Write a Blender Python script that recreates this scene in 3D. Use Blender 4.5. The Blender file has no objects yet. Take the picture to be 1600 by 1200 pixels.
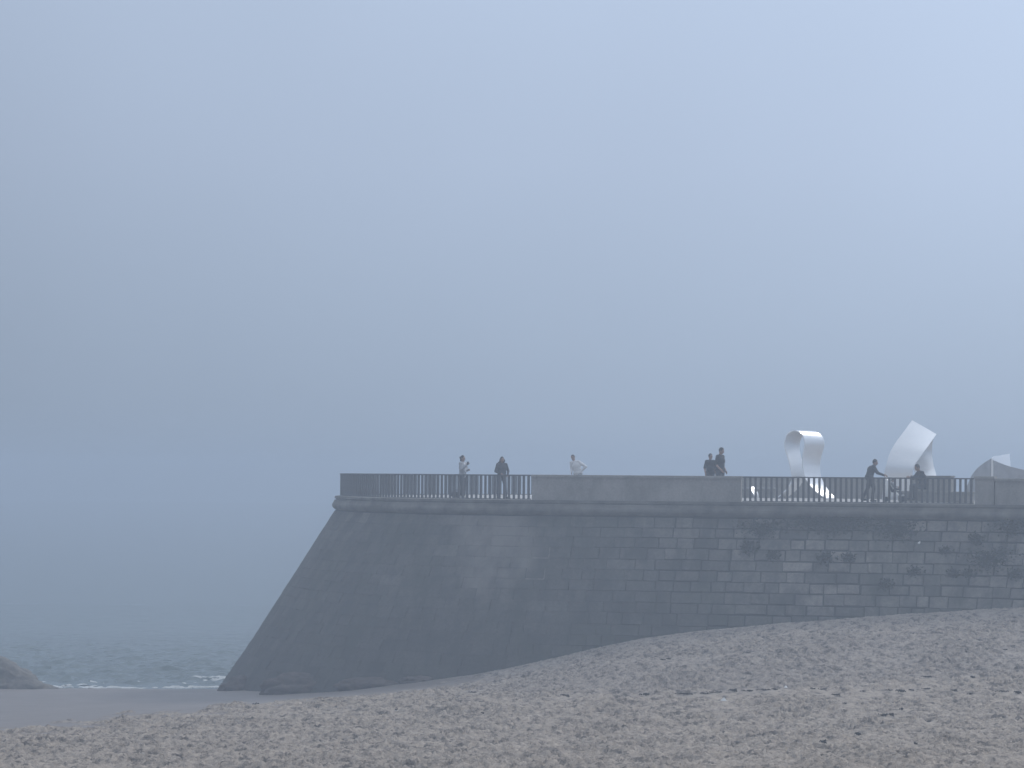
import bpy, bmesh, math, random
import numpy as np
from mathutils import Vector, Matrix

random.seed(7)
rng = np.random.default_rng(11)
scene = bpy.context.scene
COL = scene.collection
R_ = math.radians

# ------------------------------------------------------------------ camera
F = 3422.0                    # focal length in pixels of a 1600 px wide frame
EYE = 9.72                    # eye height above the sea
ROLL = 0.0075
VH = 141.0                    # horizon below the picture centre, in pixels
cam_d = bpy.data.cameras.new('camera')
cam_d.sensor_width = 36.0
cam_d.lens = 36.0 * F / 1600.0
cam_d.shift_y = VH / 1600.0
cam_d.clip_start = 0.5
cam_d.clip_end = 3000.0
cam = bpy.data.objects.new('camera', cam_d)
COL.objects.link(cam)
cam.location = (0, 0, EYE)
cam.rotation_euler = (Matrix.Rotation(R_(90), 3, 'X') @ Matrix.Rotation(ROLL, 3, 'Z')).to_euler()
scene.camera = cam

# ------------------------------------------------------------------ sky, sun, exposure
SUN_EL, SUN_AZ = R_(35), R_(45)      # azimuth to the right of the view direction
w = bpy.data.worlds.new('World')
scene.world = w
w.use_nodes = True
nt = w.node_tree
nt.nodes.clear()
out = nt.nodes.new('ShaderNodeOutputWorld')
bg = nt.nodes.new('ShaderNodeBackground')
bg.inputs['Strength'].default_value = 0.1
sky = nt.nodes.new('ShaderNodeTexSky')
sky.sky_type = 'NISHITA'
sky.sun_disc = False
sky.sun_elevation = SUN_EL
sky.sun_rotation = SUN_AZ
sky.air_density = 1.0
sky.dust_density = 3.0
tc = nt.nodes.new('ShaderNodeTexCoord')
sep = nt.nodes.new('ShaderNodeSeparateXYZ')
nt.links.new(tc.outputs['Generated'], sep.inputs[0])
ramp = nt.nodes.new('ShaderNodeValToRGB')
cr = ramp.color_ramp
cr.elements[0].position = 0.0
cr.elements[0].color = (0.315, 0.405, 0.535, 1)
cr.elements[1].position = 1.0
cr.elements[1].color = (0.98, 1.08, 1.24, 1)
e = cr.elements.new(0.14); e.color = (0.41, 0.50, 0.655, 1)
e = cr.elements.new(0.28); e.color = (0.447, 0.545, 0.71, 1)
nt.links.new(sep.outputs['Z'], ramp.inputs[0])
# the fog bank is brighter round the hidden sun
sund = Vector((math.sin(SUN_AZ) * math.cos(SUN_EL), math.cos(SUN_AZ) * math.cos(SUN_EL), math.sin(SUN_EL)))
dot = nt.nodes.new('ShaderNodeVectorMath'); dot.operation = 'DOT_PRODUCT'
nt.links.new(tc.outputs['Generated'], dot.inputs[0])
dot.inputs[1].default_value = sund
mr = nt.nodes.new('ShaderNodeMapRange')
mr.inputs['From Min'].default_value = 0.42
mr.inputs['From Max'].default_value = 1.0
mr.inputs['To Min'].default_value = 7.94
mr.inputs['To Max'].default_value = 14.9
mr.clamp = True
nt.links.new(dot.outputs['Value'], mr.inputs[0])
# soft drifting unevenness in the fog bank
nz = nt.nodes.new('ShaderNodeTexNoise')
nz.inputs['Scale'].default_value = 4.0
nz.inputs['Detail'].default_value = 2.0
nt.links.new(tc.outputs['Generated'], nz.inputs['Vector'])
mr2 = nt.nodes.new('ShaderNodeMapRange')
mr2.inputs['To Min'].default_value = 0.92
mr2.inputs['To Max'].default_value = 1.08
nt.links.new(nz.outputs['Fac'], mr2.inputs[0])
mul = nt.nodes.new('ShaderNodeMath'); mul.operation = 'MULTIPLY'
nt.links.new(mr.outputs[0], mul.inputs[0])
nt.links.new(mr2.outputs[0], mul.inputs[1])
vs = nt.nodes.new('ShaderNodeVectorMath'); vs.operation = 'SCALE'
nt.links.new(ramp.outputs[0], vs.inputs[0])
nt.links.new(mul.outputs[0], vs.inputs['Scale'])
mixs = nt.nodes.new('ShaderNodeMix'); mixs.data_type = 'RGBA'
mixs.inputs[0].default_value = 0.97
nt.links.new(sky.outputs[0], mixs.inputs[6])
nt.links.new(vs.outputs[0], mixs.inputs[7])
nt.links.new(mixs.outputs[2], bg.inputs['Color'])
nt.links.new(bg.outputs[0], out.inputs['Surface'])

sl = bpy.data.lights.new('sun', 'SUN')
sl.energy = 1.4
sl.angle = R_(10)
sl.color = (1.0, 0.95, 0.88)
so = bpy.data.objects.new('sun', sl)
COL.objects.link(so)
so.rotation_euler = (-sund).to_track_quat('-Z', 'Y').to_euler()

scene.view_settings.view_transform = 'Standard'
scene.view_settings.look = 'None'
scene.view_settings.gamma = 1.0
scene.view_settings.use_curve_mapping = False
scene.view_settings.exposure = 0.0
scene.cycles.use_denoising = True
scene.cycles.volume_bounces = 2
scene.cycles.max_bounces = 6
scene.cycles.diffuse_bounces = 2
scene.cycles.glossy_bounces = 2
scene.cycles.caustics_reflective = False
scene.cycles.caustics_refractive = False

# ------------------------------------------------------------------ helpers
def at(px, py, d):
    """world point that stands at distance d and shows at this place of the photograph"""
    u, v = px - 800.0, py - 600.0
    uu, vv = u + ROLL * v, v - ROLL * u
    return Vector((uu / F * d, d, EYE - (vv - VH) / F * d))

def tag(o, label=None, cat=None, group=None, kind=None):
    if label: o['label'] = label
    if cat: o['category'] = cat
    if group: o['group'] = group
    if kind: o['kind'] = kind
    return o

def empty(name, loc, rz=0.0):
    o = bpy.data.objects.new(name, None)
    COL.objects.link(o)
    o.location = loc
    o.rotation_euler = (0, 0, rz)
    o.empty_display_size = 0.2
    return o

def link(name, me, mat=None, parent=None, smooth=False):
    if mat is not None and not me.materials:
        me.materials.append(mat)
    if smooth:
        me.polygons.foreach_set('use_smooth', [True] * len(me.polygons))
    o = bpy.data.objects.new(name, me)
    COL.objects.link(o)
    if parent is not None:
        o.parent = parent
    return o

def mesh_from(verts, faces, name='mesh'):
    me = bpy.data.meshes.new(name)
    me.from_pydata([tuple(v) for v in verts], [], faces)
    me.update()
    return me

def bm_mesh(bm, name='mesh', recalc=True):
    if recalc:
        bmesh.ops.recalc_face_normals(bm, faces=bm.faces)
    me = bpy.data.meshes.new(name)
    bm.to_mesh(me)
    bm.free()
    return me

def add_box(bm, size, mat4=Matrix.Identity(4)):
    r = bmesh.ops.create_cube(bm, size=1.0)
    bmesh.ops.transform(bm, matrix=mat4 @ Matrix.Diagonal((size[0], size[1], size[2], 1)), verts=r['verts'])
    return r['verts']

def add_ball(bm, c, r, rot=None, seg=14, rings=9):
    if not hasattr(r, '__len__'): r = (r, r, r)
    q = bmesh.ops.create_uvsphere(bm, u_segments=seg, v_segments=rings, radius=1.0)
    m = Matrix.Translation(c) @ (rot if rot is not None else Matrix.Identity(4)) @ Matrix.Diagonal((r[0], r[1], r[2], 1))
    bmesh.ops.transform(bm, matrix=m, verts=q['verts'])

def add_cone(bm, a, b, ra, rb, seg=12, caps=True):
    a, b = Vector(a), Vector(b)
    d = b - a
    if d.length < 1e-5: return
    q = bmesh.ops.create_cone(bm, cap_ends=True, segments=seg, radius1=ra, radius2=rb, depth=d.length)
    m = Matrix.Translation((a + b) / 2) @ d.to_track_quat('Z', 'Y').to_matrix().to_4x4()
    bmesh.ops.transform(bm, matrix=m, verts=q['verts'])
    if caps:
        add_ball(bm, a, ra, seg=seg, rings=7)
        add_ball(bm, b, rb, seg=seg, rings=7)

def add_tube(bm, pts, rad, seg=8):
    for i in range(len(pts) - 1):
        add_cone(bm, pts[i], pts[i + 1], rad, rad, seg, True)

def remeshed(bm, voxel, smooth_it=2):
    """melts overlapping shapes into one continuous surface"""
    me = bm_mesh(bm)
    o = bpy.data.objects.new('tmp', me)
    COL.objects.link(o)
    m = o.modifiers.new('r', 'REMESH'); m.mode = 'VOXEL'; m.voxel_size = voxel
    if smooth_it:
        s = o.modifiers.new('s', 'SMOOTH'); s.iterations = smooth_it; s.factor = 0.5
    dg = bpy.context.evaluated_depsgraph_get()
    res = bpy.data.meshes.new_from_object(o.evaluated_get(dg))
    bpy.data.objects.remove(o)
    bpy.data.meshes.remove(me)
    return res

def catmull(pts, n):
    P = [np.array(p, float) for p in pts]
    P = [2 * P[0] - P[1]] + P + [2 * P[-1] - P[-2]]
    res = []
    segs = len(P) - 3
    for k in range(n):
        t = k / (n - 1) * segs
        i = min(int(t), segs - 1); f = t - i
        a, b, c, d = P[i:i + 4]
        res.append(0.5 * ((2 * b) + (-a + c) * f + (2 * a - 5 * b + 4 * c - d) * f * f + (-a + 3 * b - 3 * c + d) * f ** 3))
    return res

# smooth random field on a regular grid
def field(ny, nx, step_y, step_x, lam0, lam1, seed, aniso=1.0):
    g = np.random.default_rng(seed).standard_normal((ny, nx))
    fy = np.fft.fftfreq(ny, step_y)[:, None] * aniso
    fx = np.fft.rfftfreq(nx, step_x)[None, :]
    k = np.sqrt(fx * fx + fy * fy) + 1e-9
    lam = 1.0 / k
    band = np.exp(-0.5 * ((np.log(lam) - 0.5 * (math.log(lam0) + math.log(lam1))) / (0.5 * (math.log(lam1) - math.log(lam0)) + 1e-6)) ** 2)
    h = np.fft.irfft2(np.fft.rfft2(g) * band, s=(ny, nx))
    return h / (h.std() + 1e-9)

def grid_mesh(xs, ys, Z, keep=None):
    nx, ny = len(xs), len(ys)
    X, Y = np.meshgrid(xs, ys)
    co = np.stack([X, Y, Z], -1).reshape(-1, 3).astype(np.float32)
    idx = np.arange(nx * ny).reshape(ny, nx)
    q = np.stack([idx[:-1, :-1], idx[:-1, 1:], idx[1:, 1:], idx[1:, :-1]], -1).reshape(-1, 4)
    if keep is not None:
        q = q[keep.reshape(-1)]
    me = bpy.data.meshes.new('grid')
    me.vertices.add(len(co)); me.vertices.foreach_set('co', co.ravel())
    me.loops.add(q.size); me.loops.foreach_set('vertex_index', q.ravel().astype(np.int32))
    me.polygons.add(len(q)); me.polygons.foreach_set('loop_start', np.arange(0, q.size, 4, dtype=np.int32))
    me.polygons.foreach_set('use_smooth', np.ones(len(q), dtype=bool))
    me.update(calc_edges=True)
    return me

# ------------------------------------------------------------------ materials
def new_mat(name):
    m = bpy.data.materials.new(name)
    m.use_nodes = True
    t = m.node_tree
    return m, t, t.nodes['Principled BSDF']

def noise(t, scale, detail=4, rough=0.55, vec=None, dist=0.0):
    n = t.nodes.new('ShaderNodeTexNoise')
    n.inputs['Scale'].default_value = scale
    n.inputs['Detail'].default_value = detail
    n.inputs['Roughness'].default_value = rough
    n.inputs['Distortion'].default_value = dist
    if vec is not None: t.links.new(vec, n.inputs['Vector'])
    return n.outputs['Fac']

def ramp_node(t, fac, stops):
    r = t.nodes.new('ShaderNodeValToRGB')
    els = r.color_ramp.elements
    els[0].position, els[0].color = stops[0][0], (*stops[0][1], 1)
    els[1].position, els[1].color = stops[-1][0], (*stops[-1][1], 1)
    for p, c in stops[1:-1]:
        e = els.new(p); e.color = (*c, 1)
    t.links.new(fac, r.inputs[0])
    return r.outputs[0]

def mixc(t, fac, a, b, mode='MIX'):
    m = t.nodes.new('ShaderNodeMix'); m.data_type = 'RGBA'; m.blend_type = mode
    if isinstance(fac, float): m.inputs[0].default_value = fac
    else: t.links.new(fac, m.inputs[0])
    for k, v in ((6, a), (7, b)):
        if isinstance(v, tuple): m.inputs[k].default_value = (*v, 1)
        else: t.links.new(v, m.inputs[k])
    return m.outputs[2]

def bump(t, bsdf, h, strength=0.4, dist=0.02):
    b = t.nodes.new('ShaderNodeBump')
    b.inputs['Strength'].default_value = strength
    b.inputs['Distance'].default_value = dist
    t.links.new(h, b.inputs['Height'])
    t.links.new(b.outputs[0], bsdf.inputs['Normal'])

def objco(t, scale=(1, 1, 1)):
    c = t.nodes.new('ShaderNodeTexCoord')
    m = t.nodes.new('ShaderNodeMapping')
    m.inputs['Scale'].default_value = scale
    t.links.new(c.outputs['Object'], m.inputs[0])
    return m.outputs[0]

def simple(name, a, b=None, scale=20.0, rough=0.8, bmp=0.2, metallic=0.0, bd=0.01):
    m, t, p = new_mat(name)
    b = b or tuple(x * 0.75 for x in a)
    f = noise(t, scale, 5, 0.6, objco(t))
    t.links.new(ramp_node(t, f, [(0.3, b), (0.7, a)]), p.inputs['Base Color'])
    p.inputs['Roughness'].default_value = rough
    p.inputs['Metallic'].default_value = metallic
    if bmp: bump(t, p, f, bmp, bd)
    return m

def stone_mat():
    m, t, p = new_mat('granite_stone')
    at_ = t.nodes.new('ShaderNodeAttribute'); at_.attribute_name = 'tone'
    geo = t.nodes.new('ShaderNodeNewGeometry')
    def co(s):
        mm = t.nodes.new('ShaderNodeMapping'); mm.inputs['Scale'].default_value = s
        t.links.new(geo.outputs['Position'], mm.inputs[0]); return mm.outputs[0]
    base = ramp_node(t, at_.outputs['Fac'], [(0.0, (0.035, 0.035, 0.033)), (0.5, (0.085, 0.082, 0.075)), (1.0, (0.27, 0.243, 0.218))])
    grain = noise(t, 9.0, 6, 0.65, co((1, 1, 1)))
    c1 = mixc(t, 0.5, base, ramp_node(t, grain, [(0.3, (0.25, 0.25, 0.25)), (0.7, (0.85, 0.85, 0.85))]), 'OVERLAY')
    # damp streaks that run down the face
    streak = noise(t, 1.0, 5, 0.6, co((1.3, 1.3, 0.16)))
    c2 = mixc(t, ramp_node(t, streak, [(0.44, (0, 0, 0)), (0.62, (0.65, 0.65, 0.65))]), c1, (0.03, 0.032, 0.03))
    alga = noise(t, 0.35, 4, 0.6, co((1, 1, 1)))
    c3 = mixc(t, ramp_node(t, alga, [(0.46, (0, 0, 0)), (0.64, (0.35, 0.35, 0.35))]), c2, (0.05, 0.058, 0.042))
    wa = t.nodes.new('ShaderNodeAttribute'); wa.attribute_name = 'wash'
    wn = noise(t, 1.0, 5, 0.6, co((1.1, 1.1, 0.45)))
    wm = t.nodes.new('ShaderNodeMath'); wm.operation = 'MULTIPLY'
    t.links.new(wa.outputs['Fac'], wm.inputs[0])
    t.links.new(ramp_node(t, wn, [(0.32, (0.15, 0.15, 0.15)), (0.6, (0.8, 0.8, 0.8))]), wm.inputs[1])
    c4 = mixc(t, wm.outputs[0], c3, (0.20, 0.185, 0.17))
    t.links.new(c4, p.inputs['Base Color'])
    p.inputs['Roughness'].default_value = 0.9
    bump(t, p, grain, 0.5, 0.02)
    return m

M = {}
M['stone'] = stone_mat()
M['core'] = simple('wall_core', (0.045, 0.045, 0.042), (0.02, 0.02, 0.02), 3.0, 0.95, 0.3)
M['mortar'] = simple('pale_mortar', (0.21, 0.20, 0.185), (0.10, 0.10, 0.092), 6.0, 0.95, 0.3)
def render_mat():
    m, t, p = new_mat('weathered_render')
    geo = t.nodes.new('ShaderNodeNewGeometry')
    mm = t.nodes.new('ShaderNodeMapping'); mm.inputs['Scale'].default_value = (1.2, 1.2, 0.5)
    t.links.new(geo.outputs['Position'], mm.inputs[0])
    f = noise(t, 1.0, 6, 0.65, mm.outputs[0])
    g = noise(t, 14.0, 4, 0.6, geo.outputs['Position'])
    c = ramp_node(t, f, [(0.3, (0.20, 0.19, 0.175)), (0.5, (0.29, 0.275, 0.255)), (0.72, (0.37, 0.35, 0.325))])
    t.links.new(mixc(t, 0.3, c, ramp_node(t, g, [(0.3, (0.3, 0.3, 0.3)), (0.7, (0.8, 0.8, 0.8))]), 'OVERLAY'), p.inputs['Base Color'])
    p.inputs['Roughness'].default_value = 0.9
    bump(t, p, g, 0.4, 0.02)
    return m
M['render'] = render_mat()
M['ledge'] = simple('weathered_ledge', (0.20, 0.188, 0.17), (0.07, 0.068, 0.06), 1.6, 0.95, 0.4)
M['iron'] = simple('painted_iron', (0.10, 0.10, 0.103), (0.065, 0.064, 0.066), 8.0, 0.6, 0.1)
M['paving'] = simple('promenade_paving', (0.46, 0.45, 0.43), (0.32, 0.31, 0.30), 1.5, 0.85, 0.2)
M['rock'] = simple('beach_rock', (0.10, 0.08, 0.07), (0.04, 0.035, 0.032), 2.2, 0.9, 0.7, bd=0.06)
M['wetrock'] = simple('wet_rock', (0.15, 0.135, 0.115), (0.05, 0.047, 0.042), 3.5, 0.75, 0.8, bd=0.08)
M['weed'] = simple('dried_seaweed', (0.028, 0.024, 0.018), (0.012, 0.011, 0.009), 30.0, 0.8, 0.3)
M['plant'] = simple('wall_plant', (0.05, 0.057, 0.037), (0.026, 0.031, 0.02), 7.0, 0.8, 0.0)
M['white'] = simple('white_scrap', (0.8, 0.8, 0.78), (0.7, 0.7, 0.68), 20.0, 0.6, 0.1)
M['skin'] = simple('skin', (0.36, 0.22, 0.16), (0.30, 0.18, 0.13), 12.0, 0.55, 0.05)
M['hair'] = simple('dark_hair', (0.02, 0.016, 0.013), (0.01, 0.008, 0.007), 40.0, 0.6, 0.4)
def cloth(name, c): return simple(name, c, tuple(x * 0.8 for x in c), 25.0, 0.9, 0.25)
M['c_white'] = cloth('white_cloth', (0.78, 0.78, 0.78))
M['c_lgrey'] = cloth('light_grey_cloth', (0.42, 0.43, 0.45))
M['c_dgrey'] = cloth('dark_grey_cloth', (0.055, 0.057, 0.062))
M['c_black'] = cloth('black_cloth', (0.022, 0.023, 0.027))
M['c_navy'] = cloth('navy_cloth', (0.03, 0.037, 0.055))
M['c_denim'] = cloth('denim', (0.075, 0.085, 0.11))
def steel_mat():
    m, t, p = new_mat('brushed_steel')
    mm = objco(t, (2, 2, 14))
    f = noise(t, 3.0, 4, 0.5, mm)
    t.links.new(ramp_node(t, f, [(0.3, (0.88, 0.89, 0.90)), (0.7, (0.95, 0.95, 0.95))]), p.inputs['Base Color'])
    t.links.new(ramp_node(t, f, [(0.3, (0.30,) * 3), (0.7, (0.40,) * 3)]), p.inputs['Roughness'])
    p.inputs['Metallic'].default_value = 0.7
    return m
M['steel'] = steel_mat()

# ------------------------------------------------------------------ line of the wall top (plan)
A0 = R_(12)
P0 = at(828, 741, 86.0); P0 = np.array([P0.x, P0.y])
RB = 10.5
CB = P0 + RB * np.array([math.sin(A0), math.cos(A0)])        # centre of the round bastion
LS = 13.7                                                    # straight length
P1 = P0 + LS * np.array([math.cos(A0), -math.sin(A0)])
RC, BEND = 20.0, R_(17)
C1 = P1 - RC * np.array([math.sin(A0), math.cos(A0)])        # centre of the concave bend
A1 = A0 + BEND
P2 = C1 + RC * np.array([math.sin(A1), math.cos(A1)])

def path(s):
    """point and outward normal of the wall line; s = 0 where the bastion begins, s < 0 round the bastion"""
    if s < 0:
        th = A0 - s / RB                       # angle of the outward normal, from -y towards -x
        n = np.array([-math.sin(th), -math.cos(th)])
        return CB + RB * n, n
    if s <= LS:
        n = np.array([-math.sin(A0), -math.cos(A0)])
        return P0 + s * np.array([math.cos(A0), -math.sin(A0)]), n
    if s <= LS + RC * BEND:
        a = A0 + (s - LS) / RC
        return C1 + RC * np.array([math.sin(a), math.cos(a)]), np.array([-math.sin(a), -math.cos(a)])
    n = np.array([-math.sin(A1), -math.cos(A1)])
    return P2 + (s - LS - RC * BEND) * np.array([math.cos(A1), -math.sin(A1)]), n

def off(z):
    if z >= 8.1: return 0.15
    o = 0.15 + 0.63 * (8.1 - z)
    if z < 2.5: o += 0.05 * (2.5 - z)
    return o

def wp(s, z, o):
    p, n = path(s)
    return Vector((p[0] + n[0] * o, p[1] + n[1] * o, z))

def sd(x, y):
    """distance of a point outside the wall line and the nearest s"""
    p = np.array([x, y])
    v = p - P2; dirn = np.array([math.cos(A1), -math.sin(A1)]); n2 = np.array([-math.sin(A1), -math.cos(A1)])
    if v @ dirn > 0: return v @ n2, LS + RC * BEND + v @ dirn
    v = p - P0; d0 = np.array([math.cos(A0), -math.sin(A0)]); n0 = np.array([-math.sin(A0), -math.cos(A0)])
    t = v @ d0
    if t < 0:
        q = p - CB
        th = math.atan2(-q[0], -q[1])
        if th < A0: th += 2 * math.pi
        return np.linalg.norm(q) - RB, -(th - A0) * RB
    if t <= LS: return v @ n0, t
    q = p - C1
    return RC - np.linalg.norm(q), LS + RC * (math.atan2(q[0], q[1]) - A0)

def proj(v):
    uu, vv = v[0] / v[1] * F, (EYE - v[2]) / v[1] * F + VH
    return 800 + uu - ROLL * vv, 600 + vv + ROLL * uu

def s_of_px(px, lo=-20.0, hi=40.0):
    for _ in range(50):
        mid = (lo + hi) / 2
        if proj(wp(mid, 9.7, 0))[0] < px: lo = mid
        else: hi = mid
    return (lo + hi) / 2

def wall_hit(px, py):
    """where the line of sight through this place of the photograph meets the battered face"""
    lo, hi = 40.0, 120.0
    t = lo
    while t < hi:
        v = at(px, py, t)
        if sd(v.x, v.y)[0] < off(v.z): return v
        t += 0.05
    return at(px, py, hi)

# ------------------------------------------------------------------ the beach
contact = [(345, 1076), (415, 1081), (520, 1081), (620, 1069), (700, 1059), (760, 1050), (830, 1036), (900, 1020), (1000, 998),
           (1080, 987), (1150, 980), (1300, 968), (1450, 957), (1600, 949)]
ctrl = []
cpts = [wall_hit(*c) for c in contact]
ctrl += [(v.x, v.y, v.z) for v in cpts]
for px, py, d in [(0, 1200, 49), (400, 1200, 48), (800, 1200, 46), (1200, 1200, 43), (1600, 1200, 41),
                  (0, 1128, 68), (330, 1104, 70), (480, 1096, 69), (620, 1090, 67), (800, 1090, 65), (1000, 1087, 63), (1300, 1083, 62), (1600, 1083, 61),
                  (0, 1100, 82), (180, 1094, 84), (340, 1090, 85),
                  (1000, 1040, 71), (1300, 1020, 70), (1600, 1010, 69), (800, 1066, 74)]:
    v = at(px, py, d); ctrl.append((v.x, v.y, v.z))
for x in (-45, -36, -28, -22, -17, -13):
    ctrl.append((x, 98.0 + (0.5 if x < -24 else 0), 0.0))
    ctrl.append((x, 112.0, -0.9))
ctrl += [(-8, 106, -0.4), (0, 20, 5.3), (-30, 20, 4.7), (30, 20, 5.6), (0, -5, 7.4), (-30, -5, 7.0), (30, -5, 7.6),
         (-45, 60, 2.6), (-45, 80, 1.3), (40, 60, 5.2), (40, 75, 6.2), (40, 45, 4.9), (45, 95, 6.5), (15, 95, 4.5), (5, 95, 2.0)]
ctrl = np.array(ctrl)
def tps_fit(P, lam=0.4):
    n = len(P)
    d = np.linalg.norm(P[:, None, :2] - P[None, :, :2], axis=-1)
    K = np.where(d > 0, d * d * np.log(d + 1e-12), 0) + lam * np.eye(n)
    Q = np.hstack([np.ones((n, 1)), P[:, :2]])
    A = np.block([[K, Q], [Q.T, np.zeros((3, 3))]])
    return np.linalg.solve(A, np.concatenate([P[:, 2], np.zeros(3)]))
TPS = tps_fit(ctrl)
def ground(X, Y):
    X = np.asarray(X, float); Y = np.asarray(Y, float)
    z = TPS[-3] + TPS[-2] * X + TPS[-1] * Y
    for (cx, cy, _), wgt in zip(ctrl, TPS[:-3]):
        r2 = (X - cx) ** 2 + (Y - cy) ** 2
        z = z + wgt * 0.5 * r2 * np.log(r2 + 1e-12)
    return z
def sand_hit(px, py, lo=36.0, hi=110.0):
    ts = np.arange(lo, hi, 0.05)
    P = np.array([at(px, py, t) for t in (lo, hi)])
    k = (ts - lo) / (hi - lo)
    X = P[0][0] + (P[1][0] - P[0][0]) * k; Z = P[0][2] + (P[1][2] - P[0][2]) * k
    g = ground(X, ts)
    i = int(np.argmax(Z < g))
    return Vector((X[i], ts[i], g[i]))
def surf(x, y):
    return float(Zs[min(len(ys) - 1, max(0, round((y - ys[0]) / SY))), min(len(xs) - 1, max(0, round((x - xs[0]) / SX)))])

# scraps that lie on the sand
# (px, py, width in pixels, label or None)
weeds = [(1073, 1086, 28, None), (1098, 1085, 14, None), (1116, 1083.5, 26, None), (1147, 1081.5, 14, 'tangled clump of seaweed standing up in the tide line near the white shell'), (1170, 1081, 16, None), (1195, 1079.5, 22, None),
         (1211, 1078.5, 10, None), (1268, 1078, 9, None), (1285, 1078.5, 14, None), (1307, 1087.5, 15, None), (1348, 1082, 9, None), (1390, 1080, 12, None),
         (1409, 1082, 16, 'widest scrap in the run of seaweed along the tide line at right'), (1422, 1080, 9, None), (1447, 1078.5, 14, None), (1491, 1080, 12, None), (1515, 1085.6, 9, None), (1568, 1083, 22, None),
         (1591, 1084, 12, 'dark seaweed clump at the right edge of the tide line'), (1518, 1060, 7, 'lone dark lump of seaweed on the upper sand near the right edge'), (1380, 1120, 15, 'larger dark seaweed clump of the close pair on the near sand'),
         (1393, 1120, 9, 'smaller dark seaweed clump of the close pair on the near sand'), (1408, 1111, 7, 'small dark seaweed lump just above the close pair'), (1320, 1100.6, 7, None), (1341, 1150, 10, 'dark seaweed scrap low on the near sand below the close pair'),
         (1429, 1164, 6, None), (1450, 1129, 8, None), (1450, 1059, 18, None), (1008, 1087, 16, 'dark seaweed strip at the left end of the tide line'), (1168, 1021, 12, None), (1045, 1031, 8, None), (1034, 1032, 9, None),
         (1570, 1018, 7, None), (1287, 1162, 12, 'dark seaweed lump alone near the bottom of the beach'), (400, 1102, 11, 'small dark heap of seaweed at the edge of the smooth wet sand'), (738, 1083, 12, None), (754, 1116, 6, None), (880, 1087.5, 14, None),
         (618, 1110, 5, None), (887, 1090, 6, None)]
whites = [(1130, 1096, 9, 'small white peaked scrap lying on the near sand below the tide line'), (1227, 1076, 5, 'tiny white scrap lying at the tide line of seaweed')]

SX, SY = 0.055, 0.06
xs = np.arange(-21.5, 22, SX); ys = np.arange(40, 104, SY)
# base heights on a coarse lattice, then refined
cx = np.arange(-28, 28.6, 0.5); cy = np.arange(37, 105.6, 0.5)
CXX, CYY = np.meshgrid(cx, cy)
CZ = ground(CXX, CYY)
def bilerp(xq, yq):
    fx = np.clip((xq - cx[0]) / 0.5, 0, len(cx) - 1.001); fy = np.clip((yq - cy[0]) / 0.5, 0, len(cy) - 1.001)
    ix = fx.astype(int); iy = fy.astype(int); ax = (fx - ix)[None, :]; ay = (fy - iy)[:, None]
    g = lambda a, b: CZ[np.ix_(iy + a, ix + b)]
    return (g(0, 0) * (1 - ax) + g(0, 1) * ax) * (1 - ay) + (g(1, 0) * (1 - ax) + g(1, 1) * ax) * ay
Zb = bilerp(xs, ys)
ny, nx = Zb.shape
n1 = field(ny, nx, SY, SX, 0.26, 0.70, 1, 0.5)       # footprints and scuffs
n2 = field(ny, nx, SY, SX, 1.2, 3.0, 2)
n3 = field(ny, nx, SY, SX, 0.2, 0.35, 3)
n4 = field(ny, nx, SY, SX, 3.0, 9.0, 4)
edge = field(ny, nx, SY, SX, 1.5, 6.0, 5)
sst = lambda a, b, v: (lambda q: q * q * (3 - 2 * q))(np.clip((v - a) / (b - a), 0, 1))
dimple = -0.12 * sst(0.30, 0.85, n1) - 0.04 * np.clip(n1 - 1.0, 0, 1.5) + 0.06 * sst(-0.8, 0.1, n1)
rough = np.clip((Zb - 2.25 + 0.13 * edge) / 0.28, 0, 1)
rough = rough * rough * (3 - 2 * rough)
cxy = np.array([(v.x, v.y) for v in cpts])
GX, GY = np.meshgrid(xs, ys)
wd = np.full(GX.shape, 99.0)
for (ax_, ay_), (bx_, by_) in zip(cxy[:-1], cxy[1:]):
    ll = (bx_ - ax_) ** 2 + (by_ - ay_) ** 2
    tt_ = np.clip(((GX - ax_) * (bx_ - ax_) + (GY - ay_) * (by_ - ay_)) / ll, 0, 1)
    wd = np.minimum(wd, np.hypot(GX - ax_ - tt_ * (bx_ - ax_), GY - ay_ - tt_ * (by_ - ay_)))
calm = np.clip(wd / 2.2, 0.22, 1.0)
trod = np.clip(0.95 + 0.22 * n4, 0.45, 1.5)
rel = calm * rough * (trod * dimple + 0.026 * n2 + 0.016 * n3) + (1 - rough) * (0.004 * n2 + 0.0015 * n3) + 0.009 * n4 * (0.3 + 0.7 * rough) * calm
flat = np.ones(GX.shape)
for q in weeds + whites:
    h_ = sand_hit(q[0], q[1])
    x0, x1 = np.searchsorted(xs, [h_.x - 1.6, h_.x + 1.6]); y0, y1 = np.searchsorted(ys, [h_.y - 3.2, h_.y + 1.6])
    gx, gy = GX[y0:y1, x0:x1] - h_.x, GY[y0:y1, x0:x1] - h_.y
    hw = q[2] * h_.y / F / 2 + 0.15
    flat[y0:y1, x0:x1] *= 1 - 0.85 * np.exp(-(gx / hw) ** 2 - (np.where(gy < 0, gy / 1.3, gy / 0.5)) ** 2)
rel *= flat
Zs = Zb + rel
rows = np.concatenate([np.where(ys < 88)[0], np.where(ys >= 88)[0][::5]])
if rows[-1] != len(ys) - 1: rows = np.append(rows, len(ys) - 1)
me = grid_mesh(xs, ys[rows], Zs[rows])
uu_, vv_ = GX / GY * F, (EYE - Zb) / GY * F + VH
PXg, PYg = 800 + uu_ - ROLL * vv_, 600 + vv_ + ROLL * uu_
tide = np.interp(PXg, [560, 620, 760, 1000, 1100, 1215, 1300, 1450, 1600], [1060, 1078, 1090, 1087, 1085, 1078, 1071, 1060, 1052])
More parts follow.
